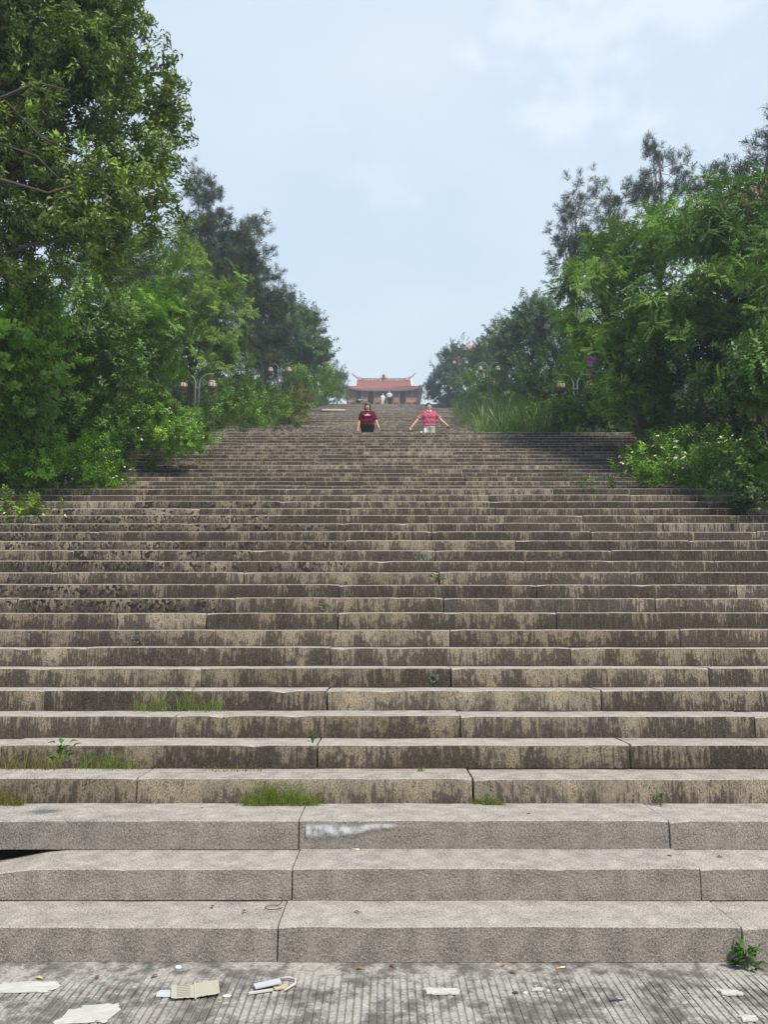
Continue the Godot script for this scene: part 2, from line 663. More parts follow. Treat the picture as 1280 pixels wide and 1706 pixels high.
# a leafy twig along +y
func spray_broad(sd: int, n: int, length: float, l: float, w: float, vary := 0.25, droop := 0.25) -> ArrayMesh:
	var r := RandomNumberGenerator.new()
	r.seed = sd
	var st := st_new()
	st.set_color(Color(0.9, 0.7, 0.5))
	add_tube(st, [Vector3.ZERO, Vector3(0.02, length * 0.5, 0.01), Vector3(0, length, 0)], [l * 0.035, l * 0.025, l * 0.012], 3, false)
	for i in n:
		var t := 0.12 + 0.9 * i / n
		var a := i * 2.4 + r.randf_range(-0.4, 0.4)
		var out := Vector3(cos(a), (0.35 + 0.5 * t + r.randf_range(-0.35, 0.2)) if droop < 0.4 else r.randf_range(-0.9, 0.55), sin(a)).normalized()
		var k := 1.0 + r.randf_range(-vary, vary)
		var s := r.randf_range(0.75, 1.2)
		var young := clampf((t - 0.7) * 2.0, 0.0, 1.0)
		var col := Color(k * (1.0 + 0.25 * young), k * (1.0 + 0.12 * young), k)
		add_leaf(st, Vector3(0, length * t, 0) + out * l * 0.12, out, Vector3.UP if absf(out.y) < 0.9 else Vector3.RIGHT, l * s, w * s, col, droop)
	return st_mesh(st)

# feathery fronds of a leucaena: each frond a stalk with pairs of narrow pinnae
func spray_feather(sd: int, fronds: int, l: float) -> ArrayMesh:
	var r := RandomNumberGenerator.new()
	r.seed = sd
	var st := st_new()
	for f in fronds:
		var a := f * 2.4 + r.randf_range(-0.3, 0.3)
		var dir := Vector3(cos(a), r.randf_range(0.1, 0.9), sin(a)).normalized()
		var base := Vector3(0, 0.25 * l * f / fronds, 0)
		var side := dir.cross(Vector3.UP).normalized()
		var n := side.cross(dir)
		var k := 1.0 + r.randf_range(-0.35, 0.35)
		for i in 6:
			var t := (i + 1.0) / 6.5
			var p := base + dir * l * t - Vector3.UP * l * 0.3 * t * t
			for s in [-1.0, 1.0]:
				var pd: Vector3 = (side * s + dir * 0.6 - n * r.randf_range(0.0, 0.4)).normalized()
				var c := Color(k * r.randf_range(0.95, 1.2), k, k) * r.randf_range(0.75, 1.25)
				add_leaf(st, p, pd, n, l * r.randf_range(0.3, 0.42), l * 0.12, c, 0.25)
	return st_mesh(st)

# hanging switches of a casuarina
func spray_needle(sd: int, n: int, l: float, w: float, droop := 0.5) -> ArrayMesh:
	var r := RandomNumberGenerator.new()
	r.seed = sd
	var st := st_new()
	for i in n:
		var a := r.randf() * TAU
		var dir := Vector3(cos(a) * 0.6, r.randf_range(0.3, 1.2), sin(a) * 0.6).normalized()
		var p := Vector3(0, r.randf() * l * 0.6, 0)
		var k := r.randf_range(0.75, 1.25)
		var side := dir.cross(Vector3(r.randf() - 0.5, 0.2, r.randf() - 0.5)).normalized()
		var q := p + dir * l * 0.5
		var e := q + (dir - Vector3.UP * droop * 2.0).normalized() * l * 0.5 * r.randf_range(0.7, 1.2)
		st.set_color(Color(k, k, k))
		quad(st, p - side * w, q - side * w, q + side * w, p + side * w)
		st.add_vertex(q - side * w); st.add_vertex(e); st.add_vertex(q + side * w)
	return st_mesh(st)

func spray_blades(sd: int, n: int, l: float, w: float, spread: float, lean := 0.6) -> ArrayMesh:
	var r := RandomNumberGenerator.new()
	r.seed = sd
	var st := st_new()
	for i in n:
		var a := r.randf() * TAU
		var out := Vector3(cos(a), 0, sin(a))
		var p := Vector3(clampf(sin(floorf(r.randf() * 9.0) * 2.3 + sd) * 0.7 + r.randfn() * 0.16, -1.1, 1.1) * spread, 0, r.randf_range(-1, 1) * spread) if lean > 1.0 else out * r.randf() * spread
		p.z *= 0.6
		var h := l * r.randf_range(0.45, 1.15) * clampf(1.0 - 0.6 * pow(absf(p.x) / maxf(spread, 0.01), 2.0) + (0.35 * sin(p.x * 40.0 + sd) if lean > 1.0 else 0.0), 0.2, 1.3)
		var bend := lean * r.randf_range(0.4, 1.3)
		var side := out.cross(Vector3.UP)
		var k := r.randf_range(0.55, 1.45)
		var dry := 1.0 if r.randf() > 0.15 else 1.5
		st.set_color(Color(k * dry, k, k * 0.9))
		var b := w * r.randf_range(0.7, 1.2)
		var p1 := p + Vector3.UP * h * 0.5 + out * h * 0.18 * bend
		var p2 := p + Vector3.UP * h * 0.85 + out * h * 0.55 * bend
		var p3 := p + Vector3.UP * h * (1.0 - 0.3 * bend) + out * h * 0.95 * bend
		quad(st, p - side * b, p1 - side * b, p1 + side * b, p + side * b)
		quad(st, p1 - side * b, p2 - side * b * 0.7, p2 + side * b * 0.7, p1 + side * b)
		st.add_vertex(p2 - side * b * 0.7); st.add_vertex(p3); st.add_vertex(p2 + side * b * 0.7)
	return st_mesh(st)

func flower_mesh(sd: int) -> ArrayMesh:
	var st := st_new()
	for i in 5:
		var a := TAU * i / 5
		var dir := Vector3(cos(a), 0.15, sin(a)).normalized()
		add_leaf(st, Vector3.ZERO, dir, Vector3.UP, 0.017, 0.013, Color(0.8, 0.8, 0.74), 0.1, 0.6)
	st.set_color(Color(0.55, 0.36, 0.04))
	add_lathe(st, [Vector2(0.006, 0.0), Vector2(0.005, 0.005), Vector2(0.0, 0.006)], 5)
	return st_mesh(st)

func scatter(parent, called: String, mesh: Mesh, m, places: Array, colors: Array) -> MultiMeshInstance3D:
	var mm := MultiMesh.new()
	mm.transform_format = MultiMesh.TRANSFORM_3D
	mm.use_colors = true
	mm.mesh = mesh
	mm.instance_count = places.size()
	for i in places.size():
		mm.set_instance_transform(i, places[i])
		mm.set_instance_color(i, colors[i])
	var o := MultiMeshInstance3D.new()
	o.multimesh = mm
	o.material_override = m
	if parent == null:
		o.name = numbered(called)
		add_child(o)
	else:
		o.name = called
		parent.add_child(o, true)
	o.set_meta("kind", "stuff")
	return o

func along(dir: Vector3, r: RandomNumberGenerator, s: float) -> Basis:
	var x := dir.cross(rnd_dir(r)).normalized()
	return Basis(x * s, dir * s, x.cross(dir) * s)

# fills ellipsoids [centre, radii] with clumps of sprays; centres are in the scene, the parent stands at base
func crown(parent, called: String, base: Vector3, blobs: Array, meshes: Array, m, size: float, dens: float, ca: Color, cb: Color, sd: int, up := 0.5, hang := 0.0, clump := 0.0, floor_y := -1e9) -> Array:
	var r := RandomNumberGenerator.new()
	r.seed = sd
	var places := []
	var colors := []
	var hubs := []
	var cs := clump if clump > 0.0 else size * 1.5
	for b in blobs:
		var c: Vector3 = b[0] - base
		var e: Vector3 = b[1]
		var area := 4.0 * (e.x * e.y + e.y * e.z + e.x * e.z)
		var n := int(maxf(6.0, 2.3 * dens * area / (size * size)))
		var nc := maxi(4, int(area / (cs * cs) * 0.8))
		var per := maxi(2, n / nc)
		for k in nc:
			var dir := rnd_dir(r)
			if dir.y < -0.35 and r.randf() < 0.6: dir.y = -dir.y
			var rad := pow(r.randf(), 0.4) * (1.0 + r.randf_range(-0.1, 0.18))
			var hub := c + dir * e * rad
			var out := (dir / e).normalized()
			var shade := r.randf_range(0.55, 1.3)
			var mix := r.randf()
			hubs.append(hub)
			var wide := cs * r.randf_range(0.35, 0.6)
			for i in per:
				var p := hub + Vector3(r.randfn(), r.randfn() * 0.8, r.randfn()) * wide * 0.75
				if p.y + base.y < floor_y: p.y = floor_y - base.y + r.randf() * 0.1
				var d := (out * 0.7 + Vector3.UP * up + rnd_dir(r) * 0.7 - Vector3.UP * hang).normalized()
				places.append(Transform3D(along(d, r, r.randf_range(0.75, 1.25)), p))
				var col := ca.lerp(cb, clampf(mix + r.randf_range(-0.25, 0.25), 0, 1)) * (shade * r.randf_range(0.85, 1.15))
				col.a = 1.0
				colors.append(Color(col.r * 1.42, col.g * 1.5, col.b * 0.95))
	# the copies are dealt out over the spray variants
	for v in meshes.size():
		var pl := []
		var co := []
		for i in range(v, places.size(), meshes.size()):
			pl.append(places[i])
			co.append(colors[i])
		scatter(parent, called, meshes[v], m, pl, co)
	return hubs

# tapered trunk with limbs that reach into the crown
func trunk(parent, foot: Vector3, top: Vector3, r0: float, hubs: Array, limbs: int, m, sd: int) -> void:
	var r := RandomNumberGenerator.new()
	r.seed = sd
	var st := st_new(true)
	var pts := []
	var rad := []
	for i in 7:
		var t := i / 6.0
		pts.append(foot.lerp(top, t) + Vector3(r.randf_range(-1, 1), 0, r.randf_range(-1, 1)) * r0 * (1.2 if i > 0 else 0.0))
		rad.append(r0 * (1.0 - 0.8 * t) * (1.25 if i == 0 else 1.0))
	add_tube(st, pts, rad, 8)
	part("trunk", st_mesh(st), m, parent)
	if hubs.is_empty(): return
	var ls := st_new(true)
	for k in limbs:
		var h: Vector3 = hubs[r.randi() % hubs.size()]
		var t := r.randf_range(0.35, 0.95)
		var a: Vector3 = foot.lerp(top, t)
		if h.distance_to(a) < 0.2: continue
		var midp := a.lerp(h, 0.5) + Vector3.UP * a.distance_to(h) * 0.08 + rnd_dir(r) * a.distance_to(h) * 0.08
		var rr := minf(r0 * (1.0 - 0.75 * t) * 0.4, 0.006 + 0.014 * h.distance_to(a))
		add_tube(ls, [a, a.lerp(midp, 0.5) + rnd_dir(r) * 0.04, midp, midp.lerp(h, 0.6) + rnd_dir(r) * 0.05, h], [rr, rr * 0.8, rr * 0.6, rr * 0.4, rr * 0.15], 5, false)
	part("limbs", st_mesh(ls), m, parent)

func plant(called: String, label: String, category: String, group: String, x: float, d: float, blobs: Array, meshes: Array, m, size: float, dens: float, ca: Color, cb: Color, sd: int, o := {}) -> Node3D:
	var foot := Vector3(x, ground_at(x, d) if not o.has("y") else o.y, -d)
	var t := thing(called, foot, label, category, group)
	var hubs := crown(t, o.get("part", "crown"), foot, blobs, meshes, m, size, dens, ca, cb, sd, o.get("up", 0.5), o.get("hang", 0.0), o.get("clump", 0.0), o.get("floor", -1e9))
	if o.get("trunk", 0.0) > 0.0:
		var c: Vector3 = blobs[o.get("top", 0)][0] - foot
		trunk(t, Vector3(0, -0.15, 0), c + Vector3(0, blobs[o.get("top", 0)][1].y * o.get("reach", 0.3), 0), o.trunk, hubs, o.get("limbs", 10), o.get("bark", M.bark), sd + 5)
	if o.has("flowers"):
		var r := RandomNumberGenerator.new()
		r.seed = sd + 9
		var pl := []
		var co := []
		for i in int(o.flowers * 1.6):
			var b: Array = blobs[r.randi() % blobs.size()]
			var dir := rnd_dir(r)
			dir.y = absf(dir.y)
			if dir.z < 0: dir.z *= -0.6
			var p: Vector3 = b[0] - foot + dir * b[1] * r.randf_range(0.98, 1.2)
			if p.y + foot.y < o.get("floor", -1e9): continue
			pl.append(Transform3D(along((Vector3.UP * 0.6 + Vector3(r.randf_range(-1, 1), 0.2, r.randf_range(0, 1))).normalized(), r, r.randf_range(0.9, 1.9) * o.get("fsize", 1.0)), p))
			co.append(Color(1, 1, 1))
		scatter(t, "flowers", M.flower, M.petal, pl, co)
	return t

func vegetation() -> void:
	M.flower = flower_mesh(1)
	var camphor := [spray_broad(1, 22, 0.36, 0.10, 0.044, 0.45, 0.5), spray_broad(2, 20, 0.32, 0.095, 0.042, 0.45, 0.45), spray_broad(3, 24, 0.40, 0.105, 0.040, 0.45, 0.6)]
	var vine := [spray_broad(4, 14, 0.26, 0.085, 0.075, 0.3, 0.15), spray_broad(5, 16, 0.3, 0.075, 0.065, 0.3, 0.15)]
	var bush := [spray_broad(6, 18, 0.36, 0.11, 0.055), spray_broad(7, 16, 0.32, 0.10, 0.05)]
	var feather := [spray_feather(8, 6, 0.28), spray_broad(40, 20, 0.3, 0.085, 0.036, 0.45, 0.3), spray_feather(9, 5, 0.3)]
	var herb := [spray_broad(10, 14, 0.22, 0.07, 0.04, 0.3, 0.2), spray_broad(11, 12, 0.18, 0.06, 0.036, 0.3, 0.2)]
	M.herb = herb
	var needle := [spray_needle(12, 34, 0.42, 0.006, 0.5), spray_needle(13, 32, 0.46, 0.006, 0.8)]
	var far_leaf := [spray_broad(14, 16, 0.6, 0.2, 0.11), spray_broad(15, 14, 0.55, 0.19, 0.1)]
	var far_small := [spray_broad(16, 16, 0.5, 0.15, 0.07, 0.3)]
	# --- left
	plant("camphor_tree", "big olive green broadleaf tree overhanging the stairs at the upper left", "tree", "", -8.4, 11.8,
		[[Vector3(-5.447, 10.71, -11), Vector3(1.292, 1.015, 1.154)], [Vector3(-4.5, 10.3, -11), Vector3(0.7714, 1.01, 0.8908)], [Vector3(-4.204, 10.48, -10.6), Vector3(0.4454, 0.6681, 0.5567)], [Vector3(-5.023, 9.403, -11.3), Vector3(1.302, 0.9301, 1.116)], [Vector3(-3.563, 9.203, -10.8), Vector3(0.4097, 0.7571, 0.5834)], [Vector3(-5.364, 8.238, -11.2), Vector3(0.9091, 0.7273, 0.8182)], [Vector3(-4.192, 7.869, -10.9), Vector3(0.8384, 0.5736, 0.706)], [Vector3(-4.497, 7.167, -11), Vector3(0.9258, 0.4409, 0.6834)], [Vector3(-3.489, 8.19, -10.8), Vector3(0.3867, 0.5625, 0.4746)], [Vector3(-6.955, 10.06, -11.5), Vector3(1.524, 2.477, 2.001)], [Vector3(-3.332, 9.691, -10.6), Vector3(0.2468, 0.3174, 0.2821)], [Vector3(-5.486, 7.472, -11.6), Vector3(0.6974, 0.4649, 0.5812)], [Vector3(-3.91, 7.152, -10.7), Vector3(0.4726, 0.4297, 0.4511)], [Vector3(-5.627, 11.97, -11), Vector3(1.594, 0.8441, 1.219)], [Vector3(-4.5, 11.57, -10.8), Vector3(0.6428, 0.551, 0.5969)]],
		camphor, M.leaf, 0.34, 1.35, Color(0.129, 0.178, 0.037), Color(0.060, 0.098, 0.025), 101, {"trunk": 0.2, "limbs": 30, "top": 3, "reach": 1.0, "hang": 0.55, "clump": 0.5})
	var tree := get_node("camphor_tree")
	for a in [[Vector3(-6.008, 8.968, -10.4), Vector3(-5.352, 8.984, -10.1), Vector3(-4.802, 9.158, -10), Vector3(-4.484, 9.197, -10.2), 0.035], [Vector3(-5.935, 8.083, -10.4), Vector3(-5.093, 7.717, -10.1), Vector3(-4.544, 7.507, -10), Vector3(-4.067, 7.822, -10.2), 0.03], [Vector3(-5.721, 8.592, -10.4), Vector3(-4.886, 8.249, -10.3), Vector3(-4.259, 7.612, -10.3), Vector3(-4.022, 7.219, -10.4), 0.018], [Vector3(-5.317, 9.011, -10.2), Vector3(-4.773, 8.457, -10.2), Vector3(-4.171, 8.184, -10.2), Vector3(-3.735, 7.822, -10.2), 0.016]]:
		part("branch", tube_mesh([a[0] - tree.position, a[1] - tree.position, a[2] - tree.position, a[3] - tree.position], [a[4], a[4] * 0.85, a[4] * 0.6, a[4] * 0.25], 7), M.bark, tree)
	plant("climbing_vine_shrub", "bright green vine covered shrub at the left edge below the orange lantern", "shrub", "", -7.2, 13.4,
		[[Vector3(-6.105, 6.498, -12.6), Vector3(0.6155, 1.042, 0.8289)], [Vector3(-6.586, 5.673, -12.6), Vector3(0.6881, 0.8848, 0.7864)], [Vector3(-6.002, 6.298, -13.2), Vector3(0.414, 0.7244, 0.5692)], [Vector3(-6.202, 5.251, -12.9), Vector3(0.5502, 0.5002, 0.5252)]], vine, M.leaf, 0.28, 1.5, Color(0.154, 0.275, 0.035), Color(0.081, 0.162, 0.025), 102, {"trunk": 0.03, "limbs": 6})
	plant("dense_shrub", "dark green dense shrub with a black hollow under it left of the stairs", "shrub", "", -6.3, 15.5,
		[[Vector3(-6.389, 7.554, -15.3), Vector3(0.9643, 1.085, 1.025)], [Vector3(-6.591, 6.088, -14.6), Vector3(0.7954, 0.5682, 0.6818)], [Vector3(-5.926, 6.617, -15.5), Vector3(1.088, 0.5442, 0.8163)], [Vector3(-6.14, 8.571, -16.5), Vector3(0.7838, 0.6532, 0.7185)]], bush, M.leaf, 0.34, 1.2, Color(0.084, 0.151, 0.028), Color(0.054, 0.099, 0.023), 103, {"trunk": 0.07, "limbs": 14})
	plant("dense_shrub", "green shrub at the far left edge standing over the low landing herbs", "shrub", "", -7.2, 14.6,
		[[Vector3(-7.337, 5.445, -14.6), Vector3(0.6773, 0.508, 0.5926)], [Vector3(-6.743, 5.381, -14.8), Vector3(0.6858, 0.3429, 0.5143)], [Vector3(-6.311, 5.658, -15.4), Vector3(0.5953, 0.4286, 0.512)], [Vector3(-7.527, 6.259, -14.4), Vector3(0.7864, 0.6741, 0.7303)], [Vector3(-7.304, 4.482, -13.6), Vector3(0.5217, 0.313, 0.4173)]], bush, M.leaf_soft, 0.3, 1.0, Color(0.078, 0.150, 0.031), Color(0.046, 0.091, 0.026), 106, {"trunk": 0.05, "limbs": 10})
	plant("leafy_shrub", "mid green shrub between the vine and the first double lamp", "shrub", "", -6.4, 18.4,
		[[Vector3(-6, 8.238, -18.2), Vector3(1.071, 1.071, 1.071)], [Vector3(-6.623, 7.874, -17.6), Vector3(0.8279, 0.8279, 0.8279)], [Vector3(-5.859, 9.473, -19), Vector3(0.9015, 0.8263, 0.8639)], [Vector3(-6.027, 7.017, -17.6), Vector3(0.9589, 0.5479, 0.7534)]], feather, M.leaf_soft, 0.4, 1.25, Color(0.122, 0.218, 0.039), Color(0.073, 0.131, 0.027), 104, {"trunk": 0.06, "limbs": 14})
	plant("feathery_tree", "round yellow green feathery tree with dry pods behind the first double lamp", "tree", "", -6.9, 27.5,
		[[Vector3(-6.643, 13.48, -27), Vector3(1.714, 1.286, 1.5)], [Vector3(-7.658, 12.13, -27), Vector3(1.914, 1.383, 1.649)], [Vector3(-5.904, 12.54, -27.2), Vector3(0.7729, 1.503, 1.138)], [Vector3(-8.688, 14.39, -28), Vector3(1.337, 0.8911, 1.114)], [Vector3(-6.46, 11.2, -27.5), Vector3(1.507, 1.292, 1.4)], [Vector3(-5.715, 11.46, -27.5), Vector3(0.647, 0.9489, 0.7979)], [Vector3(-8.304, 15.81, -28), Vector3(1.571, 1.01, 1.291)], [Vector3(-9.386, 14.98, -28), Vector3(1.341, 0.8939, 1.117)], [Vector3(-10.54, 14.16, -27), Vector3(1.291, 0.8604, 1.075)]], feather, M.leaf_soft, 0.42, 0.85, Color(0.159, 0.245, 0.044), Color(0.086, 0.148, 0.029), 105, {"trunk": 0.13, "limbs": 26})
	for a in [["low white flowered herbs growing over the steps left of the second flight", [Vector3(-4.969, 5.726, -17.2), Vector3(0.9541, 0.371, 0.6625)], [Vector3(-5.649, 6.283, -17.6), Vector3(1.021, 0.5445, 0.7827)], [Vector3(-4.457, 5.772, -17), Vector3(0.5243, 0.3146, 0.4194)], 90, 16.9, -4.9],
		["white flowered herb bank beside the foot of the first lamp on the left", [Vector3(-5.551, 7.092, -20.2), Vector3(0.7193, 0.2815, 0.5004)], [Vector3(-6.326, 7.342, -20.4), Vector3(0.8856, 0.4112, 0.6484)], [Vector3(-4.981, 6.926, -20), Vector3(0.3403, 0.1856, 0.263)], 70, 20.0, -5.2],
		["low green herbs on the landing edge at the far left of the stairs", [Vector3(-5.774, 4.191, -13), Vector3(0.9457, 0.219, 0.5823)], [Vector3(-5.585, 4.568, -14), Vector3(0.6444, 0.3222, 0.4833)], [Vector3(-6.226, 4.252, -13), Vector3(0.5977, 0.259, 0.4283)], 22, 13.6, -6.0],
		["small herb patch at the tip of the left landing above the black spotted steps", [Vector3(-4.796, 4.149, -13.2), Vector3(0.4039, 0.1414, 0.2726)], [Vector3(-5.42, 4.766, -14.4), Vector3(0.3871, 0.3318, 0.3595)], [Vector3(-4.827, 4.458, -14), Vector3(0.2789, 0.1931, 0.236)], 12, 13.8, -4.6]]:
		plant("flowering_herbs", a[0], "wild plants", "", a[6], a[5], [a[1], a[2], a[3]], herb, M.leaf_soft, 0.2, 1.3, Color(1.2, 1.2, 1.2) * Color(0.119, 0.224, 0.025), Color(0.062, 0.129, 0.019), 110 + int(a[5] * 3), {"part": "foliage", "flowers": a[4], "floor": slope(a[5]) - 0.35, "clump": 0.28})
	plant("creeping_weeds", "thin creeping weeds lying on the steps at the far left edge", "weeds", "", -5.9, 11.6,
		[[Vector3(-5.306, 3.293, -11.45), Vector3(0.3915, 0.06959, 0.2305)], [Vector3(-4.87, 3.276, -11.45), Vector3(0.3479, 0.04349, 0.1957)], [Vector3(-5.659, 3.5, -11.8), Vector3(0.2246, 0.08983, 0.1572)]], herb, M.leaf_soft, 0.2, 0.8, Color(0.112, 0.179, 0.030), Color(0.062, 0.101, 0.017), 120, {"part": "foliage", "flowers": 4, "y": 3.4})
	var sh := [["yellow green leafy bush at the edge of the second landing left of the women", [Vector3(-4.557, 8.744, -25), Vector3(1.008, 0.543, 0.7757)], [Vector3(-5.155, 8.282, -24.2), Vector3(0.6748, 0.3374, 0.5061)], [Vector3(-4.344, 9.364, -26), Vector3(0.6062, 0.5254, 0.5658)], 24.8, -4.7],
		["bright leafy bush beside the second double lamp on the left", [Vector3(-4.07, 10.08, -30), Vector3(0.7908, 0.4652, 0.628)], [Vector3(-4.339, 9.381, -28), Vector3(0.6942, 0.3905, 0.5423)], [Vector3(-3.754, 10.61, -31), Vector3(0.4331, 0.385, 0.4091)], 29.5, -4.5],
		["green bush along the upper left stair edge under the third lamp", [Vector3(-4.286, 15.05, -43), Vector3(1.072, 0.8037, 0.9377)], [Vector3(-3.948, 16.55, -46), Vector3(0.7896, 0.7896, 0.7896)], [Vector3(-4.792, 14.59, -41), Vector3(0.8307, 0.9585, 0.8946)], 43.0, -4.9],
		["hazy green bush at the far left top of the stairs", [Vector3(-4.883, 22.26, -66), Vector3(1.131, 0.9252, 1.028)], [Vector3(-5.499, 22.93, -64), Vector3(0.7999, 1.3, 1.05)], [Vector3(-4.588, 24.36, -70), Vector3(0.7646, 1.42, 1.092)], 66.0, -5.3]]
	for i in sh.size():
		var a: Array = sh[i]
		plant("roadside_bush", a[0], "bush", "", a[5], a[4], [a[1], a[2], a[3]], bush if i < 2 else far_small, M.leaf_soft, 0.34 if i < 2 else 0.5, 1.2, Color(0.106, 0.185, 0.034), Color(0.062, 0.112, 0.025), 130 + i, {"trunk": 0.03, "limbs": 5, "flowers": 14 if i < 2 else 0})
	plant("reddish_bush", "small red brown bush at the left edge of the third flight", "bush", "", -4.2, 36.0, [[Vector3(-4.055, 12.28, -36), Vector3(0.3356, 0.3916, 0.3636)], [Vector3(-3.909, 11.84, -36), Vector3(0.2513, 0.335, 0.2931)]], far_small, M.leaf_soft, 0.4, 1.2, Color(0.14, 0.05, 0.045), Color(0.09, 0.05, 0.035), 140, {"part": "foliage"})
	plant("dry_shrub", "pale brownish shrub in front of the temple's left corner", "bush", "", -5.0, 92.0, [[Vector3(-4.815, 29.58, -91), Vector3(1.062, 0.7789, 0.9205)], [Vector3(-5.794, 30.72, -93), Vector3(0.8691, 1.304, 1.086)]], far_small, M.leaf_soft, 0.5, 1.2, Color(0.15, 0.13, 0.06), Color(0.10, 0.10, 0.05), 141, {"part": "foliage"})
	plant("flowering_pot_plants", "low dark green plants with white blooms before the left temple panels", "plants", "", -3.0, 93.4, [[Vector3(-3.181, 29.67, -93), Vector3(0.4338, 0.2892, 0.3615)], [Vector3(-2.603, 29.67, -93), Vector3(0.2892, 0.2892, 0.2892)]], herb, M.leaf_soft, 0.22, 1.2, Color(0.025, 0.078, 0.030), Color(0.02, 0.05, 0.03), 142, {"part": "foliage", "flowers": 16, "fsize": 4.0})
	var cas := [["tall dark casuarina with a pointed top left of the stairs", [[Vector3(-8.447, 20.5, -36), Vector3(0.7522, 2.459, 1.606)], [Vector3(-8.755, 22.69, -36), Vector3(0.3794, 1.051, 0.715)], [Vector3(-9.067, 19.27, -36), Vector3(0.8636, 2.015, 1.439)], [Vector3(-8.287, 18.59, -36.5), Vector3(1.163, 1.745, 1.454)]], -8.0, 36.5],
		["dark casuarina leaning right behind the feathery tree on the left", [[Vector3(-6.928, 20.25, -38), Vector3(0.9115, 1.823, 1.367)], [Vector3(-6.608, 22.04, -38), Vector3(0.3365, 0.6731, 0.5048)], [Vector3(-7.656, 20.33, -37.5), Vector3(0.8406, 1.351, 1.096)], [Vector3(-7.238, 18.33, -38), Vector3(1.357, 2.111, 1.734)], [Vector3(-6.065, 19.2, -38.5), Vector3(0.4901, 0.919, 0.7045)]], -6.6, 38.5],
		["grey green casuarina just above the second double lamp", [[Vector3(-6.303, 17.21, -40), Vector3(1.071, 2.521, 1.796)], [Vector3(-5.458, 19.09, -40.5), Vector3(0.4495, 0.9631, 0.7063)], [Vector3(-6.813, 15.72, -39.5), Vector3(1.239, 1.858, 1.548)], [Vector3(-5.779, 16.08, -40.5), Vector3(0.7621, 1.588, 1.175)]], -5.9, 40.5],
		["slim hazy casuarina near the temple on the left", [[Vector3(-5.081, 30.22, -88), Vector3(0.4119, 1.236, 0.8239)], [Vector3(-5.092, 31.51, -88), Vector3(0.2064, 0.6881, 0.4473)], [Vector3(-5.483, 29.15, -88), Vector3(0.6853, 0.9595, 0.8224)]], -5.4, 88.5],
		["tall thin casuarina standing against the sky right of the stairs", [[Vector3(8.831, 20.33, -34), Vector3(0.6582, 1.316, 0.9873)], [Vector3(9.255, 22.05, -34), Vector3(0.2486, 0.663, 0.4558)], [Vector3(8.302, 18.58, -34), Vector3(0.7077, 0.9255, 0.8166)], [Vector3(8.958, 18.09, -34.2), Vector3(0.8194, 1.366, 1.092)], [Vector3(8.168, 20.18, -34), Vector3(0.4385, 0.4933, 0.4659)], [Vector3(9.414, 19.16, -34), Vector3(0.5458, 0.9278, 0.7368)]], 8.4, 34.5],
		["shorter bushy casuarina right of the tall thin one", [[Vector3(10.19, 20.21, -33), Vector3(0.6934, 0.9601, 0.8267)], [Vector3(9.655, 18.36, -33), Vector3(0.7936, 1.058, 0.9258)], [Vector3(10.69, 20.78, -33), Vector3(0.3743, 0.5347, 0.4545)]], 9.6, 33.5],
		["spreading casuarina with an open round top at the upper right", [[Vector3(12.77, 23.16, -34), Vector3(0.7772, 0.8327, 0.8049)], [Vector3(11.84, 22.41, -34), Vector3(0.5534, 0.7194, 0.6364)], [Vector3(13.92, 22.86, -34), Vector3(0.5544, 0.499, 0.5267)], [Vector3(12.54, 21.51, -34), Vector3(1.103, 0.7166, 0.9096)], [Vector3(13.53, 21.96, -34), Vector3(0.6075, 0.6628, 0.6352)], [Vector3(11.58, 21.66, -34), Vector3(0.4964, 0.5516, 0.524)]], 12.3, 34.5],
		["small open casuarina showing above the bushes near the right edge", [[Vector3(14.9, 21.8, -33), Vector3(0.6982, 0.5371, 0.6176)], [Vector3(15.71, 21.8, -33), Vector3(0.5371, 0.6445, 0.5908)], [Vector3(14.2, 21.22, -33), Vector3(0.6964, 0.6964, 0.6964)]], 14.6, 33.5],
		["casuarina cut off by the right edge of the view", [[Vector3(13.62, 18.54, -26), Vector3(0.383, 0.7235, 0.5532)], [Vector3(14.03, 19.48, -26), Vector3(0.3422, 0.6416, 0.4919)], [Vector3(13.24, 17.51, -26), Vector3(0.5078, 0.5501, 0.5289)], [Vector3(14.21, 17.97, -26), Vector3(0.7636, 1.485, 1.124)]], 13.0, 26.5]]
	for i in cas.size():
		var a: Array = cas[i]
		var open: bool = i >= 4
		plant("casuarina_tree", a[0], "tree", "casuarinas along the stairs", a[2], a[3], a[1], needle, M.needle, 0.58, 1.7 if not open else 0.85, Color(0.055, 0.068, 0.05), Color(0.035, 0.045, 0.036), 150 + i, {"trunk": 0.14 if i != 3 else 0.08, "limbs": 40 if open else 16, "reach": 0.7, "clump": 0.75, "bark": M.bark_grey})
	plant("broadleaf_tree", "dark broadleaf tree overhanging the upper flights on the left", "tree", "", -5.6, 51.0,
		[[Vector3(-5.508, 20.71, -50), Vector3(1.338, 2.439, 1.889)], [Vector3(-4.751, 19.66, -50.5), Vector3(1.029, 1.821, 1.425)], [Vector3(-6.318, 21.95, -50), Vector3(0.9477, 1.659, 1.303)], [Vector3(-3.879, 19.31, -50), Vector3(0.431, 0.7836, 0.6073)], [Vector3(-6.589, 19.42, -51), Vector3(1.198, 1.997, 1.597)], [Vector3(-4.936, 21.95, -50), Vector3(0.5528, 0.9477, 0.7503)]], far_small, M.leaf, 0.5, 1.5, Color(0.062, 0.112, 0.030), Color(0.037, 0.073, 0.022), 170, {"trunk": 0.2, "limbs": 24})
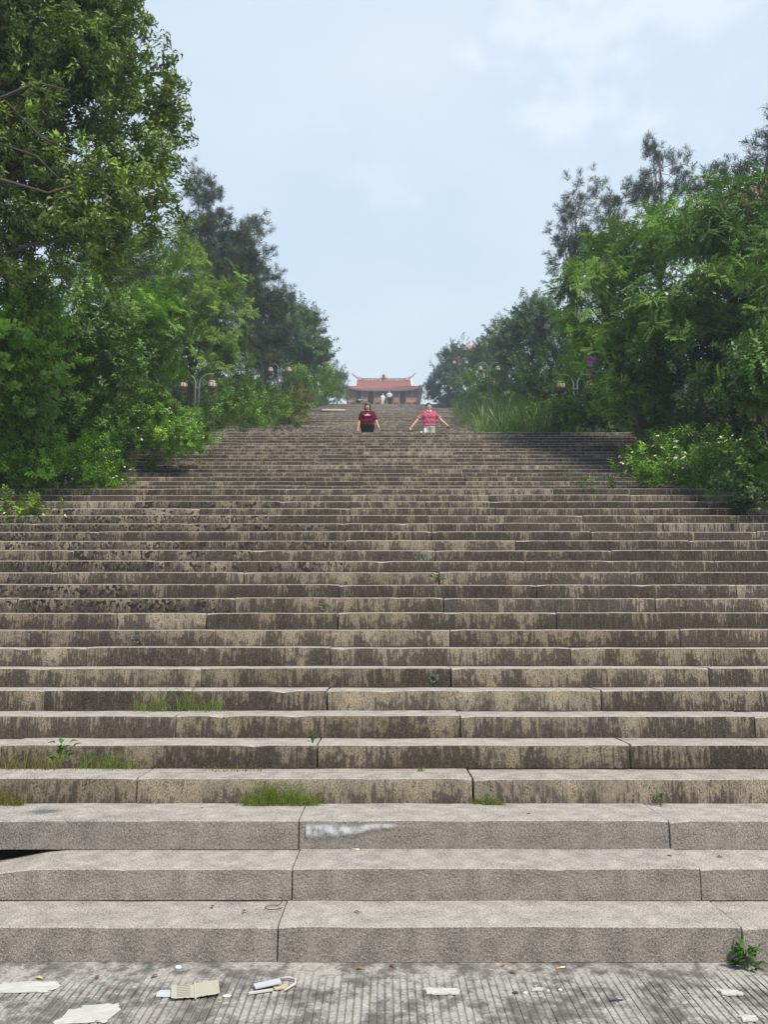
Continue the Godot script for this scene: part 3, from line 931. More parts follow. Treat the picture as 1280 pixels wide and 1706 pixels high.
	# --- right
	plant("feathery_tree", "large yellow green feathery tree mass on the right of the stairs", "tree", "", 6.7, 19.0,
		[[Vector3(5.429, 9.949, -19), Vector3(1.056, 1.056, 1.056)], [Vector3(6.685, 10.91, -19), Vector3(1.291, 1.063, 1.177)], [Vector3(5.376, 8.687, -19), Vector3(0.8213, 0.896, 0.8586)], [Vector3(6.382, 8.609, -18), Vector3(1.56, 1.205, 1.383)], [Vector3(5.281, 8.714, -19.5), Vector3(0.5204, 0.5817, 0.551)], [Vector3(7.412, 12.43, -20), Vector3(0.8056, 0.6445, 0.725)], [Vector3(6.055, 7.444, -18.5), Vector3(0.8938, 0.6055, 0.7496)], [Vector3(5.649, 11.37, -19.6), Vector3(0.5649, 0.6277, 0.5963)]], feather, M.leaf_soft, 0.4, 0.95, Color(0.140, 0.239, 0.043), Color(0.069, 0.125, 0.028), 171, {"trunk": 0.14, "limbs": 26, "flowers": 70, "fsize": 1.2})
	plant("feathery_tree", "feathery tree with hanging brown pods at the upper right edge", "tree", "", 8.2, 16.5,
		[[Vector3(7.274, 9.965, -16.5), Vector3(1.124, 1.058, 1.091)], [Vector3(8.1, 9.985, -16), Vector3(0.9, 1.157, 1.029)], [Vector3(8.131, 11.54, -17), Vector3(0.758, 0.6202, 0.6891)], [Vector3(6.841, 8.359, -16), Vector3(1.14, 1.013, 1.077)], [Vector3(7.731, 8.147, -15.5), Vector3(0.7363, 0.9817, 0.859)], [Vector3(6.727, 7.48, -16.5), Vector3(0.9055, 0.6468, 0.7762)], [Vector3(7.625, 6.698, -15), Vector3(0.7039, 0.7039, 0.7039)]], feather, M.leaf_soft, 0.4, 0.95, Color(0.119, 0.207, 0.040), Color(0.059, 0.113, 0.028), 172, {"trunk": 0.14, "limbs": 26, "flowers": 26, "fsize": 1.2})
	plant("dense_shrub", "black green dense shrub filling the hollow under the trees at right", "shrub", "", 8.0, 17.2,
		[[Vector3(6.764, 7.106, -17), Vector3(1.127, 0.6897, 0.9085)], [Vector3(7.604, 6.778, -16.4), Vector3(0.8946, 0.6646, 0.7796)], [Vector3(6.221, 7.086, -18.4), Vector3(0.7865, 0.5148, 0.6507)], [Vector3(7.953, 7.72, -16.6), Vector3(0.7823, 0.6519, 0.7171)], [Vector3(7.598, 8.018, -17.6), Vector3(0.8289, 0.5526, 0.6908)]], bush, M.leaf_soft, 0.34, 1.0, Color(0.045, 0.085, 0.024), Color(0.026, 0.05, 0.018), 198, {"trunk": 0.06, "limbs": 10})
	plant("roadside_bush", "tall dark bush behind the nearest right lamp", "bush", "", 7.8, 31.0, [[Vector3(7.029, 12.12, -31), Vector3(0.9696, 0.8726, 0.9211)], [Vector3(6.18, 11.25, -30.5), Vector3(0.9507, 0.713, 0.8319)], [Vector3(7.74, 11.66, -31), Vector3(0.7256, 0.9675, 0.8465)], [Vector3(8.075, 11.34, -30), Vector3(0.8426, 0.9362, 0.8894)]], bush, M.leaf_soft, 0.36, 1.1, Color(0.05, 0.09, 0.026), Color(0.03, 0.06, 0.02), 199, {"trunk": 0.05, "limbs": 6})
	plant("vine_tangle", "glossy vine tangle climbing at the right edge beside the landing", "vine", "", 6.2, 12.0,
		[[Vector3(5.74, 4.843, -11.8), Vector3(0.329, 0.6398, 0.4844)], [Vector3(5.529, 3.963, -11.6), Vector3(0.4089, 0.4444, 0.4267)], [Vector3(6.179, 5.478, -12), Vector3(0.4681, 0.5617, 0.5149)], [Vector3(5.424, 3.532, -11.2), Vector3(0.3075, 0.2221, 0.2648)]], vine, M.leaf, 0.28, 1.4, Color(0.062, 0.123, 0.025), Color(0.035, 0.073, 0.019), 173, {"trunk": 0.05, "limbs": 8})
	for a in [["white flowered herbs spreading over the steps right of the second flight", [Vector3(5.053, 4.739, -14.8), Vector3(0.5904, 0.4088, 0.4996)], [Vector3(5.611, 5.063, -15.2), Vector3(0.5844, 0.4676, 0.526)], [Vector3(4.693, 4.468, -14.6), Vector3(0.3352, 0.2011, 0.2682)], 40, 14.7, 5.0],
		["white flowered herbs on the right landing in front of the dark hollow", [Vector3(5.442, 4.334, -13.4), Vector3(0.6366, 0.3696, 0.5031)], [Vector3(6.003, 4.535, -13.6), Vector3(0.522, 0.4802, 0.5011)], [Vector3(5.051, 4.19, -13.2), Vector3(0.4041, 0.2223, 0.3132)], 36, 13.5, 5.9]]:
		plant("flowering_herbs", a[0], "wild plants", "", a[6], a[5], [a[1], a[2], a[3]], herb, M.leaf_soft, 0.2, 1.2, Color(1.35, 1.3, 1.2) * Color(0.088, 0.168, 0.030), Color(0.044, 0.090, 0.021), 180 + int(a[5] * 3), {"part": "foliage", "flowers": a[4], "floor": slope(a[5]) - 0.3, "clump": 0.28, "fsize": 1.2})
	plant("roadside_bush", "dark bush on the right side just past the second landing edge", "bush", "", 6.0, 22.6, [[Vector3(6.163, 7.872, -22.4), Vector3(0.8333, 0.3819, 0.6076)], [Vector3(5.341, 7.839, -23), Vector3(0.8189, 0.2492, 0.5341)], [Vector3(6.764, 8.382, -22.6), Vector3(0.5973, 0.5622, 0.5798)]], bush, M.leaf_soft, 0.34, 1.2, Color(0.069, 0.123, 0.027), Color(0.044, 0.084, 0.021), 190, {"trunk": 0.03, "limbs": 5, "flowers": 20})
	plant("roadside_bush", "leafy bush around the pole of the nearest lamp on the right", "bush", "", 5.6, 25.0, [[Vector3(5.517, 8.464, -25), Vector3(0.9293, 0.3872, 0.6582)], [Vector3(6.109, 8.744, -25), Vector3(0.4654, 0.2715, 0.3685)], [Vector3(4.857, 8.314, -24.6), Vector3(0.7618, 0.3428, 0.5523)]], bush, M.leaf_soft, 0.34, 1.2, Color(0.094, 0.168, 0.032), Color(0.056, 0.101, 0.025), 191, {"trunk": 0.03, "limbs": 5})
	plant("roadside_bush", "green bush below the double lamp further up on the right", "bush", "", 6.2, 42.0, [[Vector3(6.055, 14.91, -42), Vector3(1.047, 0.7855, 0.9164)], [Vector3(5.383, 16.55, -46), Vector3(1.005, 0.7178, 0.8613)], [Vector3(6.511, 13.48, -38), Vector3(1.065, 0.7694, 0.9174)]], far_small, M.leaf_soft, 0.5, 1.2, Color(0.094, 0.168, 0.032), Color(0.056, 0.101, 0.025), 192, {"trunk": 0.03, "limbs": 5})
	plant("broadleaf_tree", "round dark green broadleaf tree halfway up on the right", "tree", "", 8.3, 42.0,
		[[Vector3(8.277, 18.17, -42), Vector3(1.523, 1.821, 1.672)], [Vector3(7.517, 16.96, -42), Vector3(1.187, 1.714, 1.451)], [Vector3(9.508, 17.14, -42.5), Vector3(1.334, 2.002, 1.668)], [Vector3(7.062, 15.93, -42), Vector3(0.8541, 1.183, 1.018)], [Vector3(8.646, 19.39, -42), Vector3(0.9311, 0.7316, 0.8313)]], far_small, M.leaf, 0.5, 1.5, Color(0.062, 0.118, 0.034), Color(0.037, 0.078, 0.025), 193, {"trunk": 0.2, "limbs": 20})
	plant("broadleaf_tree", "mid green tree above the upper right flights beside the pavilion", "tree", "", 8.6, 60.0,
		[[Vector3(8.091, 23.06, -60), Vector3(1.035, 1.411, 1.223)], [Vector3(9.015, 22.82, -58), Vector3(1.093, 1.639, 1.366)], [Vector3(8.597, 24.74, -60), Vector3(0.4724, 0.8503, 0.6613)], [Vector3(7.523, 23.17, -62), Vector3(0.8737, 1.068, 0.9707)], [Vector3(8.905, 20.59, -57), Vector3(1.158, 1.158, 1.158)]], far_small, M.leaf, 0.5, 1.3, Color(0.081, 0.134, 0.038), Color(0.050, 0.090, 0.030), 194, {"trunk": 0.16, "limbs": 18})
	plant("conical_tree", "dark bluish conical tree near the top of the stairs on the right", "tree", "", 6.7, 80.0,
		[[Vector3(6.753, 28.59, -80), Vector3(1.501, 2.001, 1.751)], [Vector3(5.754, 27.94, -82), Vector3(1.151, 1.407, 1.279)], [Vector3(7.026, 30.35, -80), Vector3(0.7528, 1.38, 1.067)], [Vector3(5.364, 27.9, -84), Vector3(0.785, 0.9159, 0.8504)], [Vector3(7.607, 26.97, -78), Vector3(1.095, 1.582, 1.339)]], far_small, M.leaf, 0.5, 1.6, Color(0.03, 0.06, 0.045), Color(0.022, 0.045, 0.035), 195, {"trunk": 0.2, "limbs": 10})
	plant("bare_topped_tree", "thin twiggy tree in front of the pink pavilion roof", "tree", "", 9.4, 74.0,
		[[Vector3(7.441, 29.04, -74), Vector3(0.7557, 0.9301, 0.8429)], [Vector3(7.658, 28.07, -74), Vector3(1.044, 0.8122, 0.9283)], [Vector3(8.591, 28.07, -73), Vector3(0.8018, 0.5727, 0.6873)]], far_small, M.leaf, 0.5, 0.45, Color(0.075, 0.078, 0.038), Color(0.05, 0.05, 0.04), 196, {"trunk": 0.08, "limbs": 30})
	plant("roadside_bush", "small hazy bush at the right end of the top step beside the temple", "bush", "", 5.9, 89.0, [[Vector3(5.266, 29.25, -89), Vector3(0.6236, 0.8314, 0.7275)], [Vector3(4.708, 28.82, -89), Vector3(0.4154, 0.4847, 0.45)]], far_small, M.leaf_soft, 0.5, 0.8, Color(0.075, 0.112, 0.043), Color(0.056, 0.090, 0.038), 197, {"part": "foliage"})
	# tall grass on the right
	var blades := [spray_blades(30, 46, 1.3, 0.011, 0.3, 0.8), spray_blades(31, 40, 1.5, 0.012, 0.3, 0.7)]
	var pl := [[], []]
	var co := [[], []]
	var r := RandomNumberGenerator.new()
	r.seed = 77
	for i in 260:
		var d := 23.4 + 26.0 * pow(r.randf(), 1.4)
		var x := 3.5 + (d - 23.4) * 0.035 + r.randf() * 2.7
		if d < 26.5: x = maxf(x, 2.9 + r.randf() * 2.0)
		var y := slope(d) - 0.1
		if d < 26.8: y = 7.26
		pl[i % 2].append(Transform3D(Basis(Vector3.UP, r.randf() * TAU).scaled(Vector3.ONE * r.randf_range(0.6, 1.15)), Vector3(x, y, -d)))
		var c := Color(0.19, 0.26, 0.10).lerp(Color(0.10, 0.175, 0.06), r.randf())
		co[i % 2].append(c)
	for k in 2:
		var g := scatter(null, "tall_grass", blades[k], M.leaf_soft, pl[k], co[k])
		tag(g, ["tall bright reed grass leaning over the right side of the third flight", "longer arching reed grass among the tall grass right of the women"][k])
	var plume := st_new()
	plume.set_color(Color(0.42, 0.36, 0.25))
	for i in 7:
		var x := 4.4 + r.randf() * 2.2
		var d := 25.0 + r.randf() * 12.0
		var f := Vector3(x, slope(d) + 0.6, -d)
		var e := f + Vector3(r.randf_range(-0.7, 0.7), r.randf_range(0.9, 1.4), 0)
		add_tube(plume, [f, f.lerp(e, 0.6) + Vector3.UP * 0.1, e], [0.004, 0.004, 0.003], 4)
		add_tube(plume, [e, e + (e - f) * 0.15, e + (e - f) * 0.3], [0.008, 0.02, 0.004], 5)
	tag(part("grass_plumes", st_mesh(plume), vmat()), "pale feathery seed heads rising from the tall grass on the right", "", "", "stuff")
	# undergrowth covering the slope on both sides
	for side in [-1.0, 1.0]:
		pl = []
		co = []
		for i in 5200:
			var d := 13.0 + 92.0 * pow(r.randf(), 1.25)
			var x := 6.6 + absf(r.randfn()) * (4.5 if d > 20.0 else 3.0)
			var y := ground_at(7.2 + (x - 6.6), d) + r.randf() * 0.7
			var s := r.randf_range(0.9, 1.6) * (1.0 if d < 40.0 else 1.5)
			pl.append(Transform3D(along((Vector3.UP + rnd_dir(r) * 0.8).normalized(), r, s), Vector3(x * side, y, -d)))
			var c := Color(0.069, 0.123, 0.025).lerp(Color(0.037, 0.073, 0.019), r.randf())
			co.append(c)
		tag(scatter(null, "undergrowth", bush[0], M.leaf_soft, pl, co), "tangled green undergrowth covering the slope %s of the stairs" % ("left" if side < 0 else "right"))
	# hanging dry pods and purple flowers
	var pods := st_new()
	for spot in [[Vector3(7.697, 10.83, -15.6), 26, 0.5], [Vector3(7.432, 10.57, -15.7), 16, 0.35], [Vector3(7.807, 10.79, -15.3), 10, 0.3]]:
		for i in spot[1]:
			var p: Vector3 = spot[0] + Vector3(r.randfn() * 0.14, r.randf_range(-0.2, 0.2), r.randfn() * 0.1)
			pods.set_color(Color(0.16, 0.075, 0.045) * r.randf_range(0.7, 1.3))
			add_leaf(pods, p, Vector3(r.randf_range(-0.25, 0.25), -1, r.randf_range(-0.2, 0.2)).normalized(), Vector3.BACK, 0.17, 0.022, Color(0.17, 0.08, 0.05) * r.randf_range(0.6, 1.4), 0.05)
	tag(part("dry_pods", st_mesh(pods), vmat()), "bunch of dry red brown pods hanging at the upper right edge", "seed pods", "", "stuff")
	var pur := st_new()
	for i in 26:
		var p: Vector3 = Vector3(4.705, 7.76, -17.4) + Vector3(r.randfn() * 0.035, r.randf_range(-0.18, 0.18), r.randfn() * 0.05)
		for k in 5:
			var a := TAU * k / 5
			add_leaf(pur, p, Vector3(cos(a), sin(a), 0.5).normalized(), Vector3.BACK, 0.035, 0.03, Color(0.15, 0.05, 0.17) * r.randf_range(0.7, 1.3), 0.1, 0.6)
	tag(part("purple_flowers", st_mesh(pur), M.petal), "hanging spike of purple blossoms in the green mass above the right lamp", "flowers", "", "stuff")
	step_plants()

func step_plants() -> void:
	# tufts in the joints of the steps: [foot, width, height, blades, label]
	var list := [[Vector3(-0.6671, 0.495, -5.457), 0.26, 0.135, 360, "largest bushy grass tuft on the third step left of centre"],
		[Vector3(-1.178, 1.155, -4.733), 0.30, 0.13, 75, "thin grass tuft on a step at left, two joints above the leafy weed"],
		[Vector3(-1.569, 0.825, -4.816), 0.24, 0.12, 60, "sparse grass fringe beside the leafy weed on the left"],
		[Vector3(-2.013, 0.825, -4.794), 0.20, 0.13, 55, "dry olive grass patch at the far left on the fifth step"],
		[Vector3(-2.457, 0.495, -5.457), 0.13, 0.11, 130, "yellowish grass tuft cut by the left edge on the third step"],
		[Vector3(0.7142, 0.495, -5.457), 0.075, 0.07, 80, "small grass tuft on the third step at a joint right of centre"],
		[Vector3(0.6127, 0.495, -5.495), 0.03, 0.08, 40, "tiny upright grass sprig just left of the small right tuft"],
		[Vector3(0.2054, 0.825, -4.73), 0.02, 0.04, 14, "single tiny sprout at a step joint near the middle"],
		[Vector3(-0.8559, 0.825, -4.73), 0.2, 0.04, 24, "very thin dry grass line along the fifth step left of centre"]]
	for i in list.size():
		var a: Array = list[i]
		var m := spray_blades(300 + i, int(a[3] * 2.2), a[2] * 0.95, 0.0019, a[1], 1.25)
		var t := thing("grass_tuft", a[0] + Vector3(0, 0, 0.05), a[4], "grass", "grass tufts in the step joints")
		var o := part("blades", recolor(m, Color(0.125, 0.175, 0.028) if i not in [3, 4, 8] else Color(0.15, 0.15, 0.04)), M.leaf_soft, t)
		o.scale = Vector3(1, 1, 0.25)
	var weeds := [[Vector3(-1.965, 0.825, -5.067), 0.13, 26, "bright broad leafed weed on the fifth step at left"],
		[Vector3(1.755, 0, -4.189), 0.11, 40, "leafy weed growing at the foot of the steps at the right corner"],
		[Vector3(1.793, 0.495, -5.457), 0.075, 16, "small leafy weed on the third step right of the joint"],
		[Vector3(-0.3998, 0.99, -4.657), 0.05, 12, "tiny weed in a joint of the sixth step near the centre"],
		[Vector3(0.559, 2.145, -8.567), 0.12, 20, "yellow green weed standing alone in the middle of the dark steps"],
		[Vector3(1.458, 1.98, -7.638), 0.05, 8, "tiny weed right of the lone yellow green weed"]]
	for i in weeds.size():
		var a: Array = weeds[i]
		var t := thing("weed", a[0] + Vector3(0, 0, 0.05), a[3], "weed", "weeds on the steps")
		var st := st_new()
		var r := RandomNumberGenerator.new()
		r.seed = 400 + i
		for k in a[2]:
			var an := r.randf() * TAU
			var p := Vector3(cos(an) * a[1] * 0.6 * r.randf(), a[1] * r.randf() * 0.9, sin(an) * a[1] * 0.35 * r.randf())
			add_leaf(st, p, Vector3(cos(an), r.randf_range(0.1, 0.9), sin(an) * 0.6).normalized(), Vector3.UP, a[1] * r.randf_range(0.35, 0.6), a[1] * 0.28, Color(0.06, 0.135, 0.024) * r.randf_range(0.5, 1.3), 0.2)
		part("leaves", st_mesh(st), M.leaf_soft, t)
		var ss := st_new()
		for k in 5:
			add_tube(ss, [Vector3.ZERO, Vector3(r.randf_range(-0.3, 0.3) * a[1], a[1] * 0.8, r.randf_range(-0.1, 0.2) * a[1])], [0.003, 0.0015], 4)
		part("stems", st_mesh(ss), mat(0.06, 0.1, 0.03), t)
	plant("landing_weeds", "low green weeds sprouting on the second landing edge right of the pink shirt", "weeds", "", 3.9, 22.3, [[Vector3(3.755, 7.226, -21.9), Vector3(0.3721, 0.1015, 0.2368)]], M.herb, M.leaf_soft, 0.2, 1.0, Color(0.06, 0.13, 0.03), Color(0.04, 0.08, 0.02), 210, {"part": "foliage", "y": 7.2})
	plant("landing_weeds", "low green weeds on the first landing edge right of centre", "weeds", "", 3.3, 13.0, [[Vector3(3.345, 4.019, -12.95), Vector3(0.1683, 0.03959, 0.1039)]], M.herb, M.leaf_soft, 0.2, 1.0, Color(0.07, 0.15, 0.03), Color(0.04, 0.08, 0.02), 211, {"part": "foliage", "y": 3.95})

func recolor(m: ArrayMesh, c: Color) -> ArrayMesh:
	var a := m.surface_get_arrays(0)
	var cols: PackedColorArray = a[Mesh.ARRAY_COLOR]
	for i in cols.size(): cols[i] = Color(cols[i].r * c.r, cols[i].g * c.g, cols[i].b * c.b)
	a[Mesh.ARRAY_COLOR] = cols
	var o := ArrayMesh.new()
	o.add_surface_from_arrays(Mesh.PRIMITIVE_TRIANGLES, a)
	return o

# ------------------------------------------------------------------ lamps
func lamp(at: Vector3, label: String, height: float, arm: float) -> Node3D:
	var t := thing("double_lamp", at, label, "street lamp", "double lantern lamps along the stairs")
	part("base_plate", box_mesh(Vector3(0.34, 0.06, 0.24), Vector3(0, 0.03, 0)), M.pole, t)
	for s in [-1.0, 1.0]:
		var pts := [Vector3(s * 0.06, 0.05, 0), Vector3(s * 0.06, height - 0.32, 0)]
		var rad := [0.027, 0.025]
		for k in 7:
			var a := PI * 0.5 * (k + 1) / 7.0
			pts.append(Vector3(s * (0.06 + 0.3 * (1 - cos(a))), height - 0.32 + 0.32 * sin(a), 0))
			rad.append(0.022)
		pts.append(Vector3(s * (arm + 0.05), height + 0.01, 0))
		rad.append(0.018)
		var p := part("pole", tube_mesh(pts, rad, 10), M.pole, t)
		part("hanger", tube_mesh([Vector3(s * arm, height, 0), Vector3(s * arm, height - 0.16, 0)], [0.008, 0.008], 6), M.pole, t)
		var top := Vector3(s * arm, height - 0.16, 0)
		var lan := part("lantern", lathe_mesh([Vector2(0.105, -0.30), Vector2(0.125, -0.26), Vector2(0.135, -0.19), Vector2(0.128, -0.11), Vector2(0.10, -0.05)], 16, true), M.lantern_panel, t)
		lan.position = top
		part("cap", lathe_mesh([Vector2(0.125, -0.055), Vector2(0.10, -0.03), Vector2(0.04, -0.005), Vector2(0.0, 0.005)], 16), M.lantern_frame, lan)
		part("bottom", lathe_mesh([Vector2(0.0, -0.385), Vector2(0.05, -0.375), Vector2(0.09, -0.345), Vector2(0.112, -0.295)], 16), M.lantern_base, lan)
		for k in 8:
			var a := TAU * (k + 0.5) / 8
			var o := Vector3(cos(a), 0, sin(a))
			part("rib", tube_mesh([o * 0.108 + Vector3(0, -0.30, 0), o * 0.138 + Vector3(0, -0.19, 0), o * 0.103 + Vector3(0, -0.05, 0)], [0.011, 0.011, 0.011], 5), M.lantern_frame, lan)
		for y in [-0.27, -0.12]:
			var ring := []
			var rr := []
			for k in 17:
				ring.append(Vector3(cos(TAU * k / 16.0) * 0.132, y, sin(TAU * k / 16.0) * 0.132))
				rr.append(0.010)
			part("hoop", tube_mesh(ring, rr, 5), M.lantern_frame, lan)
	for y in [0.6, height - 0.45]:
		part("clamp", box_mesh(Vector3(0.18, 0.035, 0.065), Vector3(0, y, 0)), M.pole, t)
	return t

func lamps() -> void:
	var l1: Vector3 = Vector3(-5.872, 9.45, -24.2)
	var a := lamp(Vector3(l1.x, 7.2, l1.z), "nearest full double lamp on the left, above the white flowers", l1.y - 7.2 + 0.32, 0.46)
	var spots := [[Vector3(-5.242, 14.86, -38.5), "second double lamp on the left with both round lanterns clear"], [Vector3(-5.178, 20.19, -52), "third lamp on the left, half hidden in dark leaves"],
		[Vector3(6.022, 9.43, -24.2), "double lamp on the right half buried in bushes with one lantern showing"], [Vector3(5.479, 15.44, -40), "double lamp on the right rising out of the tall grass"],
		[Vector3(5.673, 21.8, -57), "farthest double lamp on the right below the pink roof"]]
	for s in spots:
		var p: Vector3 = s[0]
		var c := copy_of(a, Vector3(p.x, p.y - (l1.y - 7.2), p.z), s[1])
	var b := lamp(Vector3(-5.55, 3.9, -12.2), "double lamp at the left edge with an orange brown lantern among leaves", 3.55, 0.5)
	b.position = Vector3(-6.427, 7.373, -11.6) - Vector3(0, 3.3, 0)

# ------------------------------------------------------------------ temple
func temple() -> void:
	var f := 31.3
	var t := thing("temple", Vector3(-0.05, f, -105), "red tiled temple hall with swallowtail ridge at the top of the stairs", "temple")
	var terra := mat(0.62, 0.25, 0.11)
	var tile := mat(0.20, 0.068, 0.06, 0.8)
	var white := mat(0.55, 0.54, 0.50)
	var ridge_m := mat(0.40, 0.38, 0.34)
	var blue := mat(0.09, 0.11, 0.15, 0.5)
	var darkp := mat(0.07, 0.05, 0.065)
	var wood := mat(0.19, 0.085, 0.055)
	var stone := mat(0.33, 0.29, 0.25)
	part("podium", box_mesh(Vector3(12.4, 3.0, 9.0), Vector3(0, -1.5, 0.4)), stone, t)
	part("back_hall", box_mesh(Vector3(9.0, 3.2, 4.4), Vector3(0, 1.6, -1.0)), darkp, t)
	for s in [-1.0, 1.0]:
		part("side_wall", box_mesh(Vector3(0.22, 3.3, 6.4), Vector3(s * 4.78, 1.65, 0)), mat(0.075, 0.05, 0.07), t)
	var n := 11
	var pitch := 9.2 / n
	var kinds := "PDPDPDDPDPP"
	for i in n:
		var x := -4.6 + (i + 0.5) * pitch
		if kinds[i] == "P":
			var w := part("window", box_mesh(Vector3(pitch * 0.86, 0.95, 0.05), Vector3(x, 2.38, 2.2)), blue, t)
			for k in 3:
				part("mullion", box_mesh(Vector3(0.045, 0.93, 0.05), Vector3(x + (k - 1) * pitch * 0.24, 2.38, 2.24)), mat(0.20, 0.19, 0.20), w)
			for k in 2:
				part("glazing_bar", box_mesh(Vector3(pitch * 0.84, 0.04, 0.04), Vector3(x, 2.2 + k * 0.36, 2.25)), mat(0.20, 0.19, 0.20), w)
			var pn := part("panel", box_mesh(Vector3(pitch * 0.95, 0.70, 0.16), Vector3(x, 1.53, 2.26)), terra, t)
			part("panel_inset", box_mesh(Vector3(pitch * 0.70, 0.46, 0.03), Vector3(x, 1.53, 2.352)), mat(0.70, 0.33, 0.16), pn)
			part("lower_wall", box_mesh(Vector3(pitch * 0.9, 1.0, 0.12), Vector3(x, 0.5, 2.22)), mat(0.13, 0.08, 0.075), t)
		else:
			part("door", box_mesh(Vector3(pitch * 0.8, 2.9, 0.06), Vector3(x, 1.45, 1.9)), mat(0.05, 0.045, 0.055), t)
			part("lintel", box_mesh(Vector3(pitch * 0.9, 0.3, 0.1), Vector3(x, 2.9, 2.1)), blue, t)
	for i in n + 1:
		part("post", box_mesh(Vector3(0.10, 2.8, 0.13), Vector3(-4.6 + i * pitch, 1.4, 2.36)), mat(0.33, 0.16, 0.10) if i % 2 else mat(0.36, 0.28, 0.23), t)
	part("eave_beam", box_mesh(Vector3(9.7, 0.2, 0.2), Vector3(0, 2.86, 2.5)), mat(0.12, 0.13, 0.17), t)
	part("frieze", box_mesh(Vector3(9.3, 0.3, 0.1), Vector3(0, 2.98, 2.32)), blue, t)
	# roof
	var rs := st_new(true)
	var under := st_new(true)
	var grid := []
	var rows := 12
	var cols := 34
	for sgn in [1.0, -1.0]:
		var g := []
		for j in rows + 1:
			var tt := float(j) / rows
			var row := []
			for i in cols + 1:
				var u := 2.0 * i / cols - 1.0
				row.append(roof_point(u, tt, sgn))
			g.append(row)
		grid.append(g)
		for j in rows:
			for i in cols:
				if sgn > 0: quad(rs, g[j + 1][i], g[j][i], g[j][i + 1], g[j + 1][i + 1])
				else: quad(rs, g[j][i], g[j + 1][i], g[j + 1][i + 1], g[j][i + 1])
	# side skirts between the front and back slopes
	for sx in [0, cols]:
		for j in range(7, rows):
			for k in 8:
				var q := []
				for c in [[j, k], [j + 1, k], [j + 1, k + 1], [j, k + 1]]:
					var a: Vector3 = grid[0][c[0]][sx]
					var b: Vector3 = grid[1][c[0]][sx]
					var w: float = c[1] / 8.0
					var pnt := a.lerp(b, w)
					if c[0] == rows: pnt.y -= 0.36 * (1.0 - pow(absf(2.0 * w - 1.0), 4.0))
					q.append(pnt)
				if sx == 0: quad(rs, q[0], q[1], q[2], q[3])
				else: quad(rs, q[3], q[2], q[1], q[0])
	var roof := part("roof", st_mesh(rs), tile, t)
	var ribs := st_new(true)
	for i in 47:
		var u := 2.0 * (i + 0.5) / 47.0 - 1.0
		for sgn in [1.0, -1.0]:
			var pts := []
			var rad := []
			for j in 9:
				pts.append(roof_point(u, j / 8.0, sgn) + Vector3(0, 0.03, 0))
				rad.append(0.05)
			add_tube(ribs, pts, rad, 5)
	tag(part("tile_ribs", st_mesh(ribs), mat(0.235, 0.082, 0.07, 0.8), roof), "", "", "", "stuff")
	for s in [-1.0, 1.0]:
		var gb := st_new()
		var ap := Vector3(s * 3.78, 4.95, 0)
		for j in 7:
			var p0 := roof_point(s, j / 12.0, 1.0)
			var p1 := roof_point(s, (j + 1) / 12.0, 1.0)
			var q0 := Vector3(p0.x, p0.y, -p0.z)
			var q1 := Vector3(p1.x, p1.y, -p1.z)
			if s > 0: quad(gb, p1, p0, q0, q1)
			else: quad(gb, q1, q0, p0, p1)
		part("gable", st_mesh(gb), white, t)
		for fz in [1.0, -1.0]:
			var pts := []
			var rad := []
			for j in 8:
				pts.append(roof_point(s, j / 12.0, fz) + Vector3(-s * 0.03, 0.09, 0))
				rad.append(0.11)
			part("verge", tube_mesh(pts, rad, 6), white, t)
			var hp := []
			var hr := []
			for j in range(7, 13):
				hp.append(roof_point(s, j / 12.0, fz) + Vector3(0, 0.07, 0))
				hr.append(0.09)
			var last: Vector3 = hp[-1]
			hp.append(last + Vector3(s * 0.22, 0.30, 0.08 * fz))
			hr.append(0.03)
			part("hip_ridge", tube_mesh(hp, hr, 6), mat(0.2, 0.09, 0.08), t)
	var fas := st_new()
	for i in cols:
		var a: Vector3 = grid[0][rows][i]
		var b: Vector3 = grid[0][rows][i + 1]
		var dn := Vector3(0, -0.14, 0)
		quad(fas, a + dn, a, b, b + dn)
		quad(fas, b + dn, b + dn + Vector3(0, 0.35, -0.7), a + dn + Vector3(0, 0.35, -0.7), a + dn)
	part("eave_board", st_mesh(fas), mat(0.16, 0.08, 0.075), t)
	# swallowtail ridge: rises and thins to both ends
	var rg := st_new(true)
	var pr := []
	for i in 29:
		var u := 2.0 * i / 28.0 - 1.0
		var au := absf(u)
		var y := 4.86 + 0.10 * au * au + 1.05 * pow(maxf(0.0, (au - 0.62) / 0.38), 2.0)
		var h := 0.36 * (1.0 - 0.8 * pow(au, 6.0)) * (1.0 if au < 0.8 else 1.0 - (au - 0.8) * 3.6)
		pr.append([Vector3(u * 4.36, y, 0), maxf(h, 0.06)])
	for i in 28:
		for s in [1.0, -1.0]:
			var a: Vector3 = pr[i][0] + Vector3(0, 0, 0.14 * s)
			var b: Vector3 = pr[i + 1][0] + Vector3(0, 0, 0.14 * s)
			var au := a + Vector3(0, pr[i][1], 0)
			var bu := b + Vector3(0, pr[i + 1][1], 0)
			if s > 0: quad(rg, a, au, bu, b)
			else: quad(rg, b, bu, au, a)
		var c: Vector3 = pr[i][0] + Vector3(0, pr[i][1], 0)
		var d: Vector3 = pr[i + 1][0] + Vector3(0, pr[i + 1][1], 0)
		var z := Vector3(0, 0, 0.17)
		quad(rg, c + z, c - z, d - z, d + z)
		quad(rg, pr[i][0] - z, pr[i][0] + z, pr[i + 1][0] + z, pr[i + 1][0] - z)
	var ridge := part("ridge", st_mesh(rg), ridge_m, t)
	for i in 16:
		var x := -2.9 + i * 0.39 + 0.06 * sin(i * 5.0)
		part("relief", box_mesh(Vector3(0.2 + 0.08 * sin(i * 3.1), 0.15, 0.05), Vector3(x, 5.05 + 0.02 * absf(x), 0.15)), mat(0.12, 0.10, 0.11), ridge)
